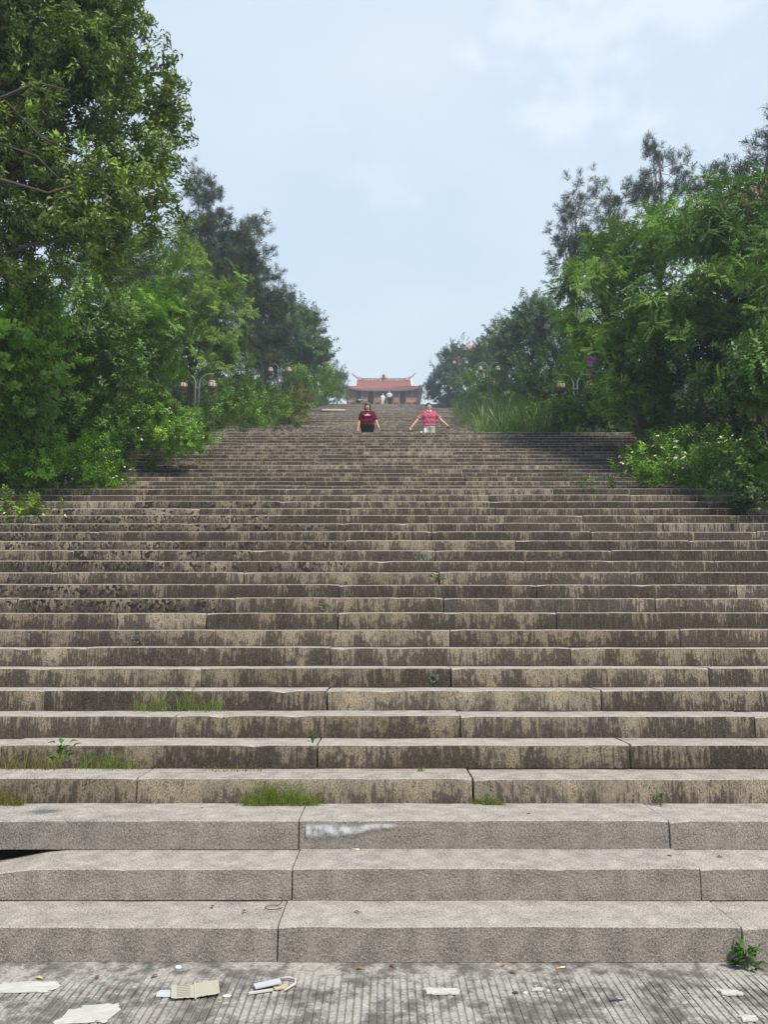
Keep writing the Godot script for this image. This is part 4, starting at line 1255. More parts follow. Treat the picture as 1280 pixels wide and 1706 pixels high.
	for i in 22:
		part("relief", box_mesh(Vector3(0.10, 0.11, 0.05), Vector3(-3.0 + i * 0.285 + 0.05 * sin(i * 7.0), 5.01 + 0.05 * sin(i * 2.7), 0.158)), white if i % 2 else mat(0.26, 0.16, 0.13), ridge)
	var orn := part("ornament", lathe_mesh([Vector2(0.0, 0.0), Vector2(0.34, 0.0), Vector2(0.26, 0.14), Vector2(0.12, 0.2), Vector2(0.2, 0.32), Vector2(0.22, 0.44), Vector2(0.15, 0.58), Vector2(0.05, 0.66), Vector2(0.0, 0.86)], 12), mat(0.15, 0.07, 0.07), t)
	orn.position = Vector3(0, 5.2, 0)
	for s in [-1.0, 1.0]:
		part("ornament_scroll", tube_mesh([Vector3(s * 0.55, 5.22, 0), Vector3(s * 0.38, 5.34, 0), Vector3(s * 0.28, 5.56, 0), Vector3(s * 0.36, 5.68, 0)], [0.06, 0.08, 0.07, 0.02], 6), ridge_m, t)

func roof_point(u: float, t: float, sgn: float) -> Vector3:
	var w := 3.80 if t < 0.55 else lerpf(3.80, 5.2, pow((t - 0.55) / 0.45, 0.8))
	var y := 4.95 - 2.32 * (1.0 - pow(1.0 - t, 1.3))
	y += 0.5 * pow(clampf((t - 0.5) / 0.5, 0.0, 1.0), 1.5) * pow(absf(u), 5.0)
	y += 0.10 * u * u
	return Vector3(u * w, y, sgn * t * 3.1)

func pavilion() -> void:
	var c := Vector3(9.521, 33.09, -88)
	var g := ground_at(c.x, 88.0)
	var t := thing("pavilion", Vector3(c.x + 1.0, g, c.z), "small pavilion with a pinkish roof and upturned corner behind trees at right", "pavilion")
	var top := c.y + 1.5 - g
	var ev := c.y + 0.1 - g
	var pink := mat(0.25, 0.15, 0.135)
	var st := st_new(true)
	for q in 4:
		var b := Basis(Vector3.UP, q * PI / 2)
		for j in 6:
			for i in 10:
				var p := []
				for e in [[i, j], [i, j + 1], [i + 1, j + 1], [i + 1, j]]:
					var u: float = e[0] / 5.0 - 1.0
					var v: float = e[1] / 6.0
					p.append(b * Vector3(u * (0.9 + 2.0 * v), lerpf(top, ev, 1.0 - pow(1.0 - v, 1.5)) + 0.7 * pow(v, 2.0) * pow(absf(u), 4.0), 0.9 + 2.0 * v))
				quad(st, p[1], p[0], p[3], p[2])
	add_box(st, Vector3(0, top - 0.05, 0), Vector3(1.8, 0.1, 1.8))
	part("roof", st_mesh(st), pink, t)
	part("ridge", box_mesh(Vector3(2.2, 0.24, 0.24), Vector3(0, top + 0.1, 0)), mat(0.45, 0.36, 0.33), t)
	for s in [-1.0, 1.0]:
		part("ridge_tip", tube_mesh([Vector3(s * 1.1, top + 0.1, 0), Vector3(s * 1.4, top + 0.35, 0), Vector3(s * 1.55, top + 0.8, 0)], [0.12, 0.08, 0.03], 6), mat(0.3, 0.2, 0.19), t)
		for z in [-1.0, 1.0]:
			part("column", tube_mesh([Vector3(s * 2.1, 0, z * 2.1), Vector3(s * 2.1, ev + 0.1, z * 2.1)], [0.14, 0.14], 8), mat(0.28, 0.2, 0.17), t)
			part("corner_tip", tube_mesh([Vector3(s * 2.7, ev + 0.65, z * 2.7), Vector3(s * 3.0, ev + 0.85, z * 3.0), Vector3(s * 3.15, ev + 1.25, z * 3.15)], [0.1, 0.07, 0.02], 6), mat(0.3, 0.2, 0.19), t)

# ------------------------------------------------------------------ people
# signed distance of a tapered capsule
func capsule(p: Vector3, a: Vector3, b: Vector3, ra: float, rb: float) -> float:
	var ab := b - a
	var t := clampf((p - a).dot(ab) / maxf(ab.length_squared(), 1e-9), 0.0, 1.0)
	return p.distance_to(a + ab * t) - lerpf(ra, rb, t)

# bones: [a, b, ra, rb, flatten z]; clips: [normal, offset] keep where n.p < offset
func skin(st: SurfaceTool, bones: Array, cell: float, k: float, clips := [], xf := Transform3D(), fold := 0.0) -> void:
	var lo := Vector3.ONE * 1e9
	var hi := -lo
	for b in bones:
		var r := maxf(b[2], b[3]) + cell * 2.0
		for e in [b[0], b[1]]:
			lo = lo.min(e - Vector3(r, r, r))
			hi = hi.max(e + Vector3(r, r, r))
	var nx := int((hi.x - lo.x) / cell) + 2
	var ny := int((hi.y - lo.y) / cell) + 2
	var nz := int((hi.z - lo.z) / cell) + 2
	var f := PackedFloat32Array()
	f.resize(nx * ny * nz)
	f.fill(1.0)
	for b in bones:
		var r := maxf(b[2], b[3]) + k + cell * 2.0
		var l: Vector3 = b[0].min(b[1]) - Vector3(r, r, r)
		var h: Vector3 = b[0].max(b[1]) + Vector3(r, r, r)
		var i0 := maxi(0, int((l.x - lo.x) / cell))
		var i1 := mini(nx - 1, int((h.x - lo.x) / cell) + 1)
		var j0 := maxi(0, int((l.y - lo.y) / cell))
		var j1 := mini(ny - 1, int((h.y - lo.y) / cell) + 1)
		var k0 := maxi(0, int((l.z - lo.z) / cell))
		var k1 := mini(nz - 1, int((h.z - lo.z) / cell) + 1)
		var fl: float = b[4] if b.size() > 4 else 1.0
		var zc: float = b[0].z
		for z in range(k0, k1 + 1):
			for y in range(j0, j1 + 1):
				var idx := (z * ny + y) * nx + i0
				for x in range(i0, i1 + 1):
					var p := lo + Vector3(x, y, z) * cell
					p.z = zc + (p.z - zc) / fl
					var d := capsule(p, b[0], b[1], b[2], b[3])
					var o := f[idx]
					var hh := clampf(0.5 + 0.5 * (o - d) / k, 0.0, 1.0)
					f[idx] = lerpf(o, d, hh) - k * hh * (1.0 - hh) if o < 0.9 else d
					idx += 1
	if clips:
		var idx := 0
		for z in nz:
			for y in ny:
				for x in nx:
					if f[idx] < 0.5:
						var p := lo + Vector3(x, y, z) * cell
						if fold > 0.0: f[idx] += fold * (sin(p.x * 34.0 + p.y * 19.0 + 3.0 * sin(p.y * 9.0)) * sin(p.y * 27.0 - p.z * 15.0 + p.x * 8.0) + 0.6 * sin(p.x * 61.0 + 2.0 * sin(p.y * 13.0)) * smoothstep(1.2, 0.9, p.y))
						for c in clips:
							f[idx] = maxf(f[idx], c[0].dot(p) - c[1])
					idx += 1
	# surface nets
	var vid := PackedInt32Array()
	vid.resize(nx * ny * nz)
	vid.fill(-1)
	var vs := PackedVector3Array()
	var off := [0, 1, nx, nx + 1, nx * ny, nx * ny + 1, nx * ny + nx, nx * ny + nx + 1]
	for z in nz - 1:
		for y in ny - 1:
			for x in nx - 1:
				var i := (z * ny + y) * nx + x
				var neg := 0
				for o in off:
					if f[i + o] < 0.0: neg += 1
				if neg == 0 or neg == 8: continue
				var s := Vector3.ZERO
				var c := 0
				for e in [[0, 1], [2, 3], [4, 5], [6, 7], [0, 2], [1, 3], [4, 6], [5, 7], [0, 4], [1, 5], [2, 6], [3, 7]]:
					var a := f[i + off[e[0]]]
					var b := f[i + off[e[1]]]
					if (a < 0.0) != (b < 0.0):
						var t := a / (a - b)
						var pa := Vector3(e[0] & 1, (e[0] >> 1) & 1, e[0] >> 2)
						var pb := Vector3(e[1] & 1, (e[1] >> 1) & 1, e[1] >> 2)
						s += pa.lerp(pb, t)
						c += 1
				vid[i] = vs.size()
				vs.append(xf * (lo + (Vector3(x, y, z) + s / c) * cell))
	for z in range(1, nz - 1):
		for y in range(1, ny - 1):
			for x in range(1, nx - 1):
				var i := (z * ny + y) * nx + x
				var a := f[i] < 0.0
				for ax in 3:
					var st1: int = [1, nx, nx * ny][ax]
					if a == (f[i + st1] < 0.0): continue
					var u: int = [nx, nx * ny, 1][ax]
					var w: int = [nx * ny, 1, nx][ax]
					var q := [vid[i], vid[i - u], vid[i - u - w], vid[i - w]]
					if q[0] < 0 or q[1] < 0 or q[2] < 0 or q[3] < 0: continue
					if a: quad(st, vs[q[0]], vs[q[3]], vs[q[2]], vs[q[1]])
					else: quad(st, vs[q[0]], vs[q[1]], vs[q[2]], vs[q[3]])

func head_bones() -> Array:
	# head about its centre, face towards +z
	return [[Vector3(0, 0.035, -0.012), Vector3(0, 0.03, 0.01), 0.082, 0.078], [Vector3(0, -0.03, 0.018), Vector3(0, -0.06, 0.03), 0.062, 0.048], [Vector3(0, -0.082, 0.048), Vector3(0, -0.085, 0.05), 0.024, 0.02],
		[Vector3(0, 0.018, 0.082), Vector3(0, -0.018, 0.102), 0.008, 0.013], [Vector3(-0.012, -0.022, 0.092), Vector3(0.012, -0.022, 0.092), 0.009, 0.009],
		[Vector3(-0.035, 0.03, 0.072), Vector3(0.035, 0.03, 0.072), 0.014, 0.014], [Vector3(-0.04, -0.02, 0.06), Vector3(-0.04, -0.022, 0.06), 0.024, 0.02], [Vector3(0.04, -0.02, 0.06), Vector3(0.04, -0.022, 0.06), 0.024, 0.02],
		[Vector3(-0.018, -0.05, 0.076), Vector3(0.018, -0.05, 0.076), 0.011, 0.011],
		[Vector3(-0.08, 0.015, -0.005), Vector3(-0.078, -0.025, 0.0), 0.014, 0.01], [Vector3(0.08, 0.015, -0.005), Vector3(0.078, -0.025, 0.0), 0.014, 0.01],
		[Vector3(0, -0.05, -0.02), Vector3(0, -0.16, -0.03), 0.05, 0.052]]

# a hand along -y, palm facing +z, thumb on the +x side times s
func hand_bones(s: float) -> Array:
	var b := [[Vector3(0, 0.01, 0), Vector3(0, -0.03, 0), 0.024, 0.026], [Vector3(-0.022, -0.045, 0), Vector3(0.022, -0.045, 0), 0.014, 0.014], [Vector3(-0.016, -0.075, 0), Vector3(0.018, -0.075, 0), 0.013, 0.013]]
	var xs := [-0.03, -0.010, 0.010, 0.029]
	var ls := [0.052, 0.068, 0.074, 0.066]
	for i in 4:
		var x: float = xs[i] * s
		var l: float = ls[i]
		var k := Vector3(x, -0.085, 0)
		var m := k + Vector3(x * 0.12, -l * 0.5, 0.010)
		var e := m + Vector3(0, -l * 0.4, 0.022)
		b.append([k, m, 0.0088, 0.0082])
		b.append([m, e, 0.0082, 0.0068])
	var t0 := Vector3(0.022 * s, -0.02, 0.006)
	var t1 := Vector3(0.048 * s, -0.05, 0.016)
	b.append([t0, t1, 0.013, 0.010])
	b.append([t1, t1 + Vector3(0.006 * s, -0.032, 0.012), 0.010, 0.0078])
	return b

# pose: everything in metres above the feet, facing +z
func person(called_at: Vector3, label: String, h: float, girth: float, arms: Array, skin_m, shirt_m, leg_m, hair_m, o := {}) -> Node3D:
	var t := thing("person", called_at, label, "person", "", o.get("turn", 0.0))
	var s := h / 1.6
	var fine: float = o.get("cell", 0.014)
	var legs := []
	for x in [-1.0, 1.0]:
		legs.append([Vector3(x * 0.085, 0.80, 0), Vector3(x * 0.10, 0.45, 0.01), 0.085 * girth, 0.056])
		legs.append([Vector3(x * 0.10, 0.45, 0.01), Vector3(x * 0.105, 0.08, -0.01), 0.055, 0.038])
	var feet := []
	for x in [-1.0, 1.0]:
		feet.append([Vector3(x * 0.108, 0.045, -0.03), Vector3(x * 0.118, 0.035, 0.13), 0.042, 0.034])
	var torso := [[Vector3(-0.075 * girth, 0.86, 0), Vector3(0.075 * girth, 0.86, 0), 0.118 * girth, 0.118 * girth, 0.92],
		[Vector3(-0.07 * girth, 1.02, 0.01), Vector3(0.07 * girth, 1.02, 0.01), 0.108 * girth, 0.108 * girth, 0.92],
		[Vector3(-0.085, 1.17, 0.012), Vector3(0.085, 1.17, 0.012), 0.112 * girth, 0.112 * girth, 0.92],
		[Vector3(0, 1.325, -0.012), Vector3(-0.155, 1.285, -0.01), 0.062, 0.052], [Vector3(0, 1.325, -0.012), Vector3(0.155, 1.285, -0.01), 0.062, 0.052],
		[Vector3(0, 1.30, -0.01), Vector3(0, 1.43, 0.0), 0.055, 0.05]]
	var arm := []
	var sleeve := []
	for i in 2:
		var sx := -1.0 if i == 0 else 1.0
		var sh := Vector3(sx * 0.165, 1.295, -0.01)
		var el: Vector3 = arms[i][0]
		var wr: Vector3 = arms[i][1]
		arm.append([sh, el, 0.047 * girth, 0.037 * girth])
		arm.append([el, wr, 0.037 * girth, 0.027])
		sleeve.append([sh, sh.lerp(el, 0.72), 0.064 * girth, 0.066 * girth])
	var body := st_new(true)
	skin(body, legs + feet + torso + arm, fine, 0.035)
	var tilt: float = o.get("tilt", 0.0)
	var hx := Transform3D(Basis(Vector3.RIGHT, -tilt), Vector3(0, 1.49, 0.012))
	skin(body, head_bones(), o.get("hcell", 0.006), 0.016, [], hx)
	for i in 2:
		var sx := -1.0 if i == 0 else 1.0
		var wr: Vector3 = arms[i][1]
		var dn: Vector3 = -(wr - arms[i][0]).normalized()
		var fwd := Vector3(-sx * 0.75, 0, 0.65)
		fwd = (fwd - dn * fwd.dot(dn)).normalized()
		var xf := Transform3D(Basis(dn.cross(fwd), dn, fwd), wr)
		skin(body, hand_bones(-sx), o.get("handcell", 0.005), 0.006, [], xf)
	var b := part("body", st_mesh(body), skin_m, t)
	b.scale = Vector3.ONE * s
	var shirt := st_new(true)
	var tors := []
	for q in torso.slice(0, 5):
		var c: Array = q.duplicate()
		c[2] += 0.022
		c[3] += 0.022
		tors.append(c)
	var hem: float = o.get("hem", 0.84)
	skin(shirt, tors + sleeve, fine, 0.04, [[Vector3(0, -1, 0), -hem], [Vector3(0, 1, 0), 1.362]], Transform3D(), 0.007)
	var sm := part("shirt", st_mesh(shirt), shirt_m, t)
	sm.scale = Vector3.ONE * s
	var tr := st_new(true)
	var lb := []
	for q in legs:
		lb.append([q[0], q[1], q[2] + 0.02, q[3] + 0.026])
	lb.append([Vector3(-0.075 * girth, 0.86, 0), Vector3(0.075 * girth, 0.86, 0), 0.128 * girth, 0.128 * girth, 0.92])
	skin(tr, lb, fine, 0.03, [[Vector3(0, 1, 0), 0.95], [Vector3(0, -1, 0), -0.10]])
	var tm := part("trousers", st_mesh(tr), leg_m, t)
	tm.scale = Vector3.ONE * s
	var sho := st_new(true)
	var fb := []
	for q in feet: fb.append([q[0], q[1], q[2] + 0.01, q[3] + 0.01])
	skin(sho, fb, fine, 0.02, [[Vector3(0, -1, 0), 0.004]])
	part("shoes", st_mesh(sho), mat(0.05, 0.045, 0.04), t).scale = Vector3.ONE * s
	# hair as a shell round the skull, open at the face
	var hr := st_new(true)
	var hb := [[Vector3(0, 0.05, -0.022), Vector3(0, 0.055, 0.0), 0.098, 0.094]]
	if o.get("bob", false):
		for x in [-1.0, 1.0]:
			hb.append([Vector3(x * 0.068, 0.03, -0.01), Vector3(x * 0.082, -0.075, -0.005), 0.034, 0.024])
			hb.append([Vector3(x * 0.05, 0.08, 0.05), Vector3(x * 0.075, 0.03, 0.05), 0.022, 0.014])
		hb.append([Vector3(-0.05, 0.0, -0.06), Vector3(-0.05, -0.07, -0.055), 0.045, 0.04])
		hb.append([Vector3(0.05, 0.0, -0.06), Vector3(0.05, -0.07, -0.055), 0.045, 0.04])
	else:
		hb.append([Vector3(0, 0.0, -0.06), Vector3(0, -0.04, -0.06), 0.055, 0.04])
	skin(hr, hb, o.get("hcell", 0.006), 0.018, [[Vector3(0, -0.86, 0.51), -0.004]] if not o.get("bob", false) else [], hx)
	part("hair", st_mesh(hr), hair_m, t).scale = Vector3.ONE * s
	if o.get("face", true):
		for x in [-1.0, 1.0]:
			var eye := part("eye", lathe_mesh([Vector2(0.0, -0.009), Vector2(0.006, -0.007), Vector2(0.009, 0.0), Vector2(0.006, 0.007), Vector2(0.0, 0.009)], 8), mat(0.5, 0.48, 0.45, 0.3), t)
			eye.transform = Transform3D(Basis().scaled(Vector3(1.3, 0.7, 0.8) * s), hx * Vector3(x * 0.031, 0.008, 0.079) * s)
			part("iris", lathe_mesh([Vector2(0.0, -0.0045), Vector2(0.0045, 0.0), Vector2(0.0, 0.0045)], 8), mat(0.015, 0.01, 0.008, 0.3), eye).position = Vector3(0, 0, 0.008)
			part("eyebrow", tube_mesh([hx * Vector3(x * 0.016, 0.027, 0.086), hx * Vector3(x * 0.034, 0.033, 0.084), hx * Vector3(x * 0.05, 0.026, 0.072)], [0.0035, 0.0045, 0.002], 5), mat(0.02, 0.015, 0.012), t).scale = Vector3.ONE * s
		part("lips", tube_mesh([hx * Vector3(-0.022, -0.05, 0.079), hx * Vector3(-0.008, -0.047, 0.087), hx * Vector3(0.008, -0.047, 0.087), hx * Vector3(0.022, -0.05, 0.079)], [0.003, 0.0065, 0.0065, 0.003], 6), mat(0.32, 0.12, 0.10, 0.5), t).scale = Vector3.ONE * s
	return t

func people() -> void:
	var skin_a := mat(0.50, 0.28, 0.19, 0.55)
	var skin_b := mat(0.55, 0.34, 0.24, 0.55)
	var hair := mat(0.012, 0.010, 0.010, 0.5)
	var maroon := mat(0.085, 0.008, 0.018, 0.85)
	var pink := mat(0.38, 0.095, 0.135, 0.85)
	var black := mat(0.012, 0.012, 0.013)
	black.metallic_specular = 0.1
	maroon.metallic_specular = 0.15
	pink.metallic_specular = 0.15
	var L := 7.265
	# woman in the dark red shirt
	var w := person(Vector3(-0.52, L, -24.4), "person in a dark red printed shirt with a black bob, arms hanging", 1.60, 1.1,
		[[Vector3(-0.255, 1.05, 0.0), Vector3(-0.29, 0.83, 0.05)], [Vector3(0.265, 1.05, -0.01), Vector3(0.35, 0.84, 0.04)]], skin_a, maroon, black, hair, {"bob": true, "hem": 0.90, "tilt": 0.02})
	var pr := st_new()
	# white print: a crest over a line of small marks
	for q in [[0, 1.243, 0.014, 0.055, 0], [-0.022, 1.232, 0.012, 0.034, 0.5], [0.024, 1.232, 0.014, 0.030, -0.5], [0.040, 1.228, 0.012, 0.022, 0], [-0.055, 1.222, 0.034, 0.014, 0.3], [-0.088, 1.222, 0.022, 0.016, -0.4], [0.07, 1.222, 0.030, 0.016, 0.3], [0.094, 1.218, 0.018, 0.014, 0.7], [0, 1.204, 0.13, 0.010, 0], [-0.03, 1.214, 0.03, 0.012, 0.2], [0.02, 1.214, 0.035, 0.012, -0.1]]:
		add_box(pr, Vector3(q[0], q[1] - 0.02, 0.152), Vector3(q[2], q[3], 0.012), Basis(Vector3.BACK, q[4]))
	part("print", st_mesh(pr), mat(0.75, 0.72, 0.72), w.get_node("shirt"))
	# woman in the pink polo shirt
	var w2 := person(Vector3(1.42, L, -24.4), "person in a pink polo shirt with white collar, both arms stretched out", 1.60, 0.98,
		[[Vector3(-0.36, 1.07, 0.02), Vector3(-0.53, 0.86, 0.06)], [Vector3(0.36, 1.09, 0.02), Vector3(0.56, 0.89, 0.06)]], skin_b, pink, mat(0.33, 0.35, 0.33), hair, {"tilt": 0.08, "hem": 0.86})
	var sh := w2.get_node("shirt")
	for s in [-1.0, 1.0]:
		var cl := st_new()
		add_leaf(cl, Vector3(s * 0.055, 1.375, 0.03), Vector3(-s * 0.25, -0.75, 0.62).normalized(), Vector3(s, 0.3, 0.5), 0.11, 0.075, Color.WHITE, 0.0)
		add_tube(cl, [Vector3(s * 0.03, 1.385, -0.06), Vector3(s * 0.068, 1.382, -0.01), Vector3(s * 0.055, 1.370, 0.05), Vector3(s * 0.03, 1.32, 0.105)], [0.02, 0.022, 0.02, 0.012], 6)
		part("collar", st_mesh(cl), mat(0.75, 0.7, 0.7), sh)
		var el: Vector3 = Vector3(s * 0.36, 1.08, 0.02)
		var p0 := Vector3(s * 0.165, 1.295, -0.01).lerp(el, 0.76)
		part("cuff", tube_mesh([p0, p0 + (el - p0) * 0.14], [0.071, 0.071], 14), mat(0.75, 0.66, 0.68), sh)
	var fl := st_new()
	var r := RandomNumberGenerator.new()
	r.seed = 12
	var specs := mat(0.03, 0.03, 0.03, 0.3)
	# two visitors at the top of the stairs
	person(Vector3(0.6469, 29.22, -92.5) - Vector3(0, 0.12, 0), "person in a pale blue shirt and black trousers, hands on hips, before the temple", 1.74, 1.05,
		[[Vector3(-0.34, 1.08, -0.06), Vector3(-0.17, 0.93, 0.09)], [Vector3(0.34, 1.08, -0.06), Vector3(0.17, 0.93, 0.09)]], skin_a, mat(0.42, 0.52, 0.62), black, hair, {"cell": 0.02, "hcell": 0.009, "handcell": 0.006})
	person(Vector3(-0.1445, 29.37, -93) - Vector3(0, 0.25, 0), "person in white shirt and white trousers at the top step beside the blue shirt", 1.52, 1.1,
		[[Vector3(-0.27, 1.05, 0.0), Vector3(-0.30, 0.83, 0.05)], [Vector3(0.27, 1.05, 0), Vector3(0.30, 0.83, 0.05)]], skin_b, mat(0.62, 0.64, 0.62), mat(0.6, 0.6, 0.58), mat(0.30, 0.29, 0.28), {"cell": 0.02, "hcell": 0.009, "handcell": 0.006})
	# things standing on the landing edge in front of the women
	var z := -21.95
	var bag := thing("lunch_box", Vector3(0.7548, 7.308, -21.95) * Vector3(1, 0, 1) + Vector3(0, 7.262, 0), "dark red box bag on the landing edge below the pink shirt's left arm", "bag")
	part("case", box_mesh(Vector3(0.155, 0.055, 0.09), Vector3(0, 0.03, 0)), mat(0.07, 0.01, 0.014), bag)
	part("lid", box_mesh(Vector3(0.16, 0.018, 0.095), Vector3(0, 0.067, 0)), mat(0.12, 0.03, 0.035), bag)
	part("handle", tube_mesh([Vector3(-0.05, 0.07, 0), Vector3(-0.035, 0.10, 0), Vector3(0.035, 0.10, 0), Vector3(0.05, 0.07, 0)], [0.006, 0.006, 0.006, 0.006], 6), mat(0.04, 0.01, 0.012), bag)
	for x in [-0.035, 0.03]:
		part("clasp", box_mesh(Vector3(0.03, 0.012, 0.006), Vector3(x, 0.034, 0.048)), mat(0.45, 0.3, 0.3), bag)
	var bot := thing("white_bottle", Vector3(1.162, 7.308, -21.95) * Vector3(1, 0, 1) + Vector3(0, 7.262, 0), "tall white bottle standing on the landing edge before the pink shirt", "bottle")
	part("flask", lathe_mesh([Vector2(0.0, 0.0), Vector2(0.029, 0.0), Vector2(0.031, 0.006), Vector2(0.031, 0.125), Vector2(0.026, 0.132), Vector2(0.0, 0.132)], 16), mat(0.75, 0.70, 0.68, 0.4), bot)
	part("cap", lathe_mesh([Vector2(0.027, 0.132), Vector2(0.027, 0.158), Vector2(0.0, 0.16)], 16), mat(0.72, 0.62, 0.62, 0.4), bot)
	var cup := thing("tipped_cup", Vector3(1.06, 7.308, -21.95) * Vector3(1, 0, 1) + Vector3(0, 7.262, 0), "small white cup with a dark mouth lying between the box and the bottle", "cup")
	part("cup_side", tube_mesh([Vector3(-0.03, 0.035, 0.0), Vector3(0.03, 0.03, -0.01)], [0.032, 0.026], 14), mat(0.75, 0.73, 0.7), cup)
	part("mouth", lathe_mesh([Vector2(0.0, 0.0), Vector2(0.026, 0.0)], 12), mat(0.06, 0.02, 0.02), cup).transform = Transform3D(Basis(Vector3.BACK, PI / 2), Vector3(-0.0315, 0.035, 0))
	# thing in the right woman's left hand
	var ph := part("phone", box_mesh(Vector3(0.075, 0.02, 0.14), Vector3.ZERO, Basis(Vector3.UP, 0.4)), mat(0.02, 0.018, 0.018, 0.3))
	ph.position = Vector3(1.42 + 0.61, L + 0.805, -24.3)
	tag(ph, "small dark object in the outstretched right hand of the pink shirt wearer", "phone")

# ------------------------------------------------------------------ litter and marks
func litter() -> void:
	var plaster := mat(0.38, 0.375, 0.355, 0.9)
	var flakes := [[Vector3(-1.659, 0.003, -3.912), 0.17, 0.055, "long white plaster flake at the left edge of the road"], [Vector3(-1.239, 0.003, -3.655), 0.105, 0.085, "broad cracked white plaster flake on the road at lower left"],
		[Vector3(0.2558, 0.003, -3.874), 0.07, 0.034, "flat white flake with a tail on the road near the middle"], [Vector3(1.548, 0.003, -3.862), 0.045, 0.03, "white flake on the grooved road at the lower right"],
		[Vector3(1.521, 0.003, -3.617), 0.04, 0.022, "white flake cut close to the bottom right corner"], [Vector3(0.6927, 0.003, -3.893), 0.03, 0.012, "narrow white chip right of the middle flake"]]
	for i in flakes.size():
		var a: Array = flakes[i]
		var o := part("plaster_flake", flake_mesh(a[1], a[2], 0.005, 500 + i * 3, 0.45, 40), plaster)
		o.position = a[0]
		tag(o, a[3], "plaster flake", "plaster flakes on the road")
	# open booklet
	var p: Vector3 = Vector3(-0.8475, 0.004, -3.872)
	var bk := thing("open_booklet", p, "weathered cream booklet lying open on the road at left", "booklet", "", 0.25)
	for s in [-1.0, 1.0]:
		var st := st_new()
		var w := 0.105
		for k in 4:
			var x0: float = s * w * k / 4.0
			var x1: float = s * w * (k + 1) / 4.0
			var y0 := 0.005 * sin(PI * k / 5.0) + 0.004
			var y1 := 0.005 * sin(PI * (k + 1) / 5.0) + 0.004 + (0.006 if k == 3 else 0.0)
			quad(st, Vector3(x0, y0, 0.075), Vector3(x0, y0, -0.075), Vector3(x1, y1, -0.07 - 0.01 * s), Vector3(x1, y1, 0.07))
		part("page", st_mesh(st), mat(0.34, 0.32, 0.265, 0.9), bk)
	part("spine", box_mesh(Vector3(0.008, 0.006, 0.17), Vector3(0, 0.006, 0.002)), mat(0.38, 0.35, 0.28), bk)
	var lines := st_new()
	for k in 7:
		add_box(lines, Vector3(-0.05, 0.0112, -0.055 + k * 0.018), Vector3(0.06, 0.001, 0.003))
	tag(part("faded_rows", st_mesh(lines), mat(0.30, 0.28, 0.23), bk), "", "", "", "stuff")
	var bp := part("paper_scrap", flake_mesh(0.05, 0.035, 0.004, 520, 0.1, 8), mat(0.38, 0.43, 0.50, 0.6))
	bp.position = Vector3(-0.967, 0.003, -3.856)
	tag(bp, "pale bluish paper scrap touching the open booklet", "paper")
	# broken foam tray
	var tr := thing("broken_tray", Vector3(-0.5168, 0.003, -3.912), "broken white foam tray in pieces on the road left of centre", "litter", "", 0.35)
	part("plate", box_mesh(Vector3(0.12, 0.005, 0.05), Vector3(-0.01, 0.016, -0.01), Basis(Vector3.BACK, 0.07)), mat(0.38, 0.40, 0.44), tr)
	part("strip", box_mesh(Vector3(0.11, 0.008, 0.010), Vector3(-0.05, 0.006, 0.035)), mat(0.45, 0.45, 0.44), tr)
	part("strip", tube_mesh([Vector3(0.055, 0.008, -0.065), Vector3(0.10, 0.012, -0.055), Vector3(0.125, 0.012, -0.02), Vector3(0.11, 0.009, 0.02), Vector3(0.05, 0.007, 0.065)], [0.005, 0.006, 0.006, 0.006, 0.004], 5), mat(0.45, 0.44, 0.42), tr)
	part("scrap", flake_mesh(0.035, 0.018, 0.006, 530, 0.4, 9), mat(0.36, 0.30, 0.20), tr).position = Vector3(0.045, 0.002, 0.02)
	# pebbles and chips
	var chips := [[Vector3(-0.989, 0, -4.132), 0.016, 0.016, [0.6, 0.65, 0.7], "crumpled pale paper ball at the foot of the first step at left"], [Vector3(-0.6973, 0, -3.833), 0.02, 0.006, [0.6, 0.56, 0.5], "small pale chip right of the open booklet"],
		[Vector3(0.5877, 0, -3.863), 0.015, 0.008, [0.03, 0.03, 0.03], "black pebble on the road right of centre"], [Vector3(0.6334, 0, -3.863), 0.011, 0.007, [0.62, 0.6, 0.55], "white chip just right of the black pebble"], [Vector3(0.7957, 0, -3.894), 0.010, 0.007, [0.66, 0.63, 0.52], "round cream chip at the right end of the row of chips"],
		[Vector3(0.7378, 0, -3.875), 0.008, 0.012, [0.55, 0.52, 0.42], "narrow cream chip inside the row of chips"], [Vector3(0.1955, 0, -3.906), 0.008, 0.007, [0.03, 0.03, 0.03], "black speck touching the left end of the middle flake"]]
	for i in chips.size():
		var a: Array = chips[i]
		var o := part("chip", lathe_mesh([Vector2(0.0, 0.0), Vector2(0.9, 0.1), Vector2(1.0, 0.5), Vector2(0.7, 0.9), Vector2(0.0, 1.0)], 9, false), mat(a[3][0], a[3][1], a[3][2]))
		o.transform = Transform3D(Basis(Vector3.UP, i * 1.3).scaled(Vector3(a[1], a[2], a[1] * 0.7)), a[0])
		tag(o, a[4], "debris", "chips and pebbles on the road")
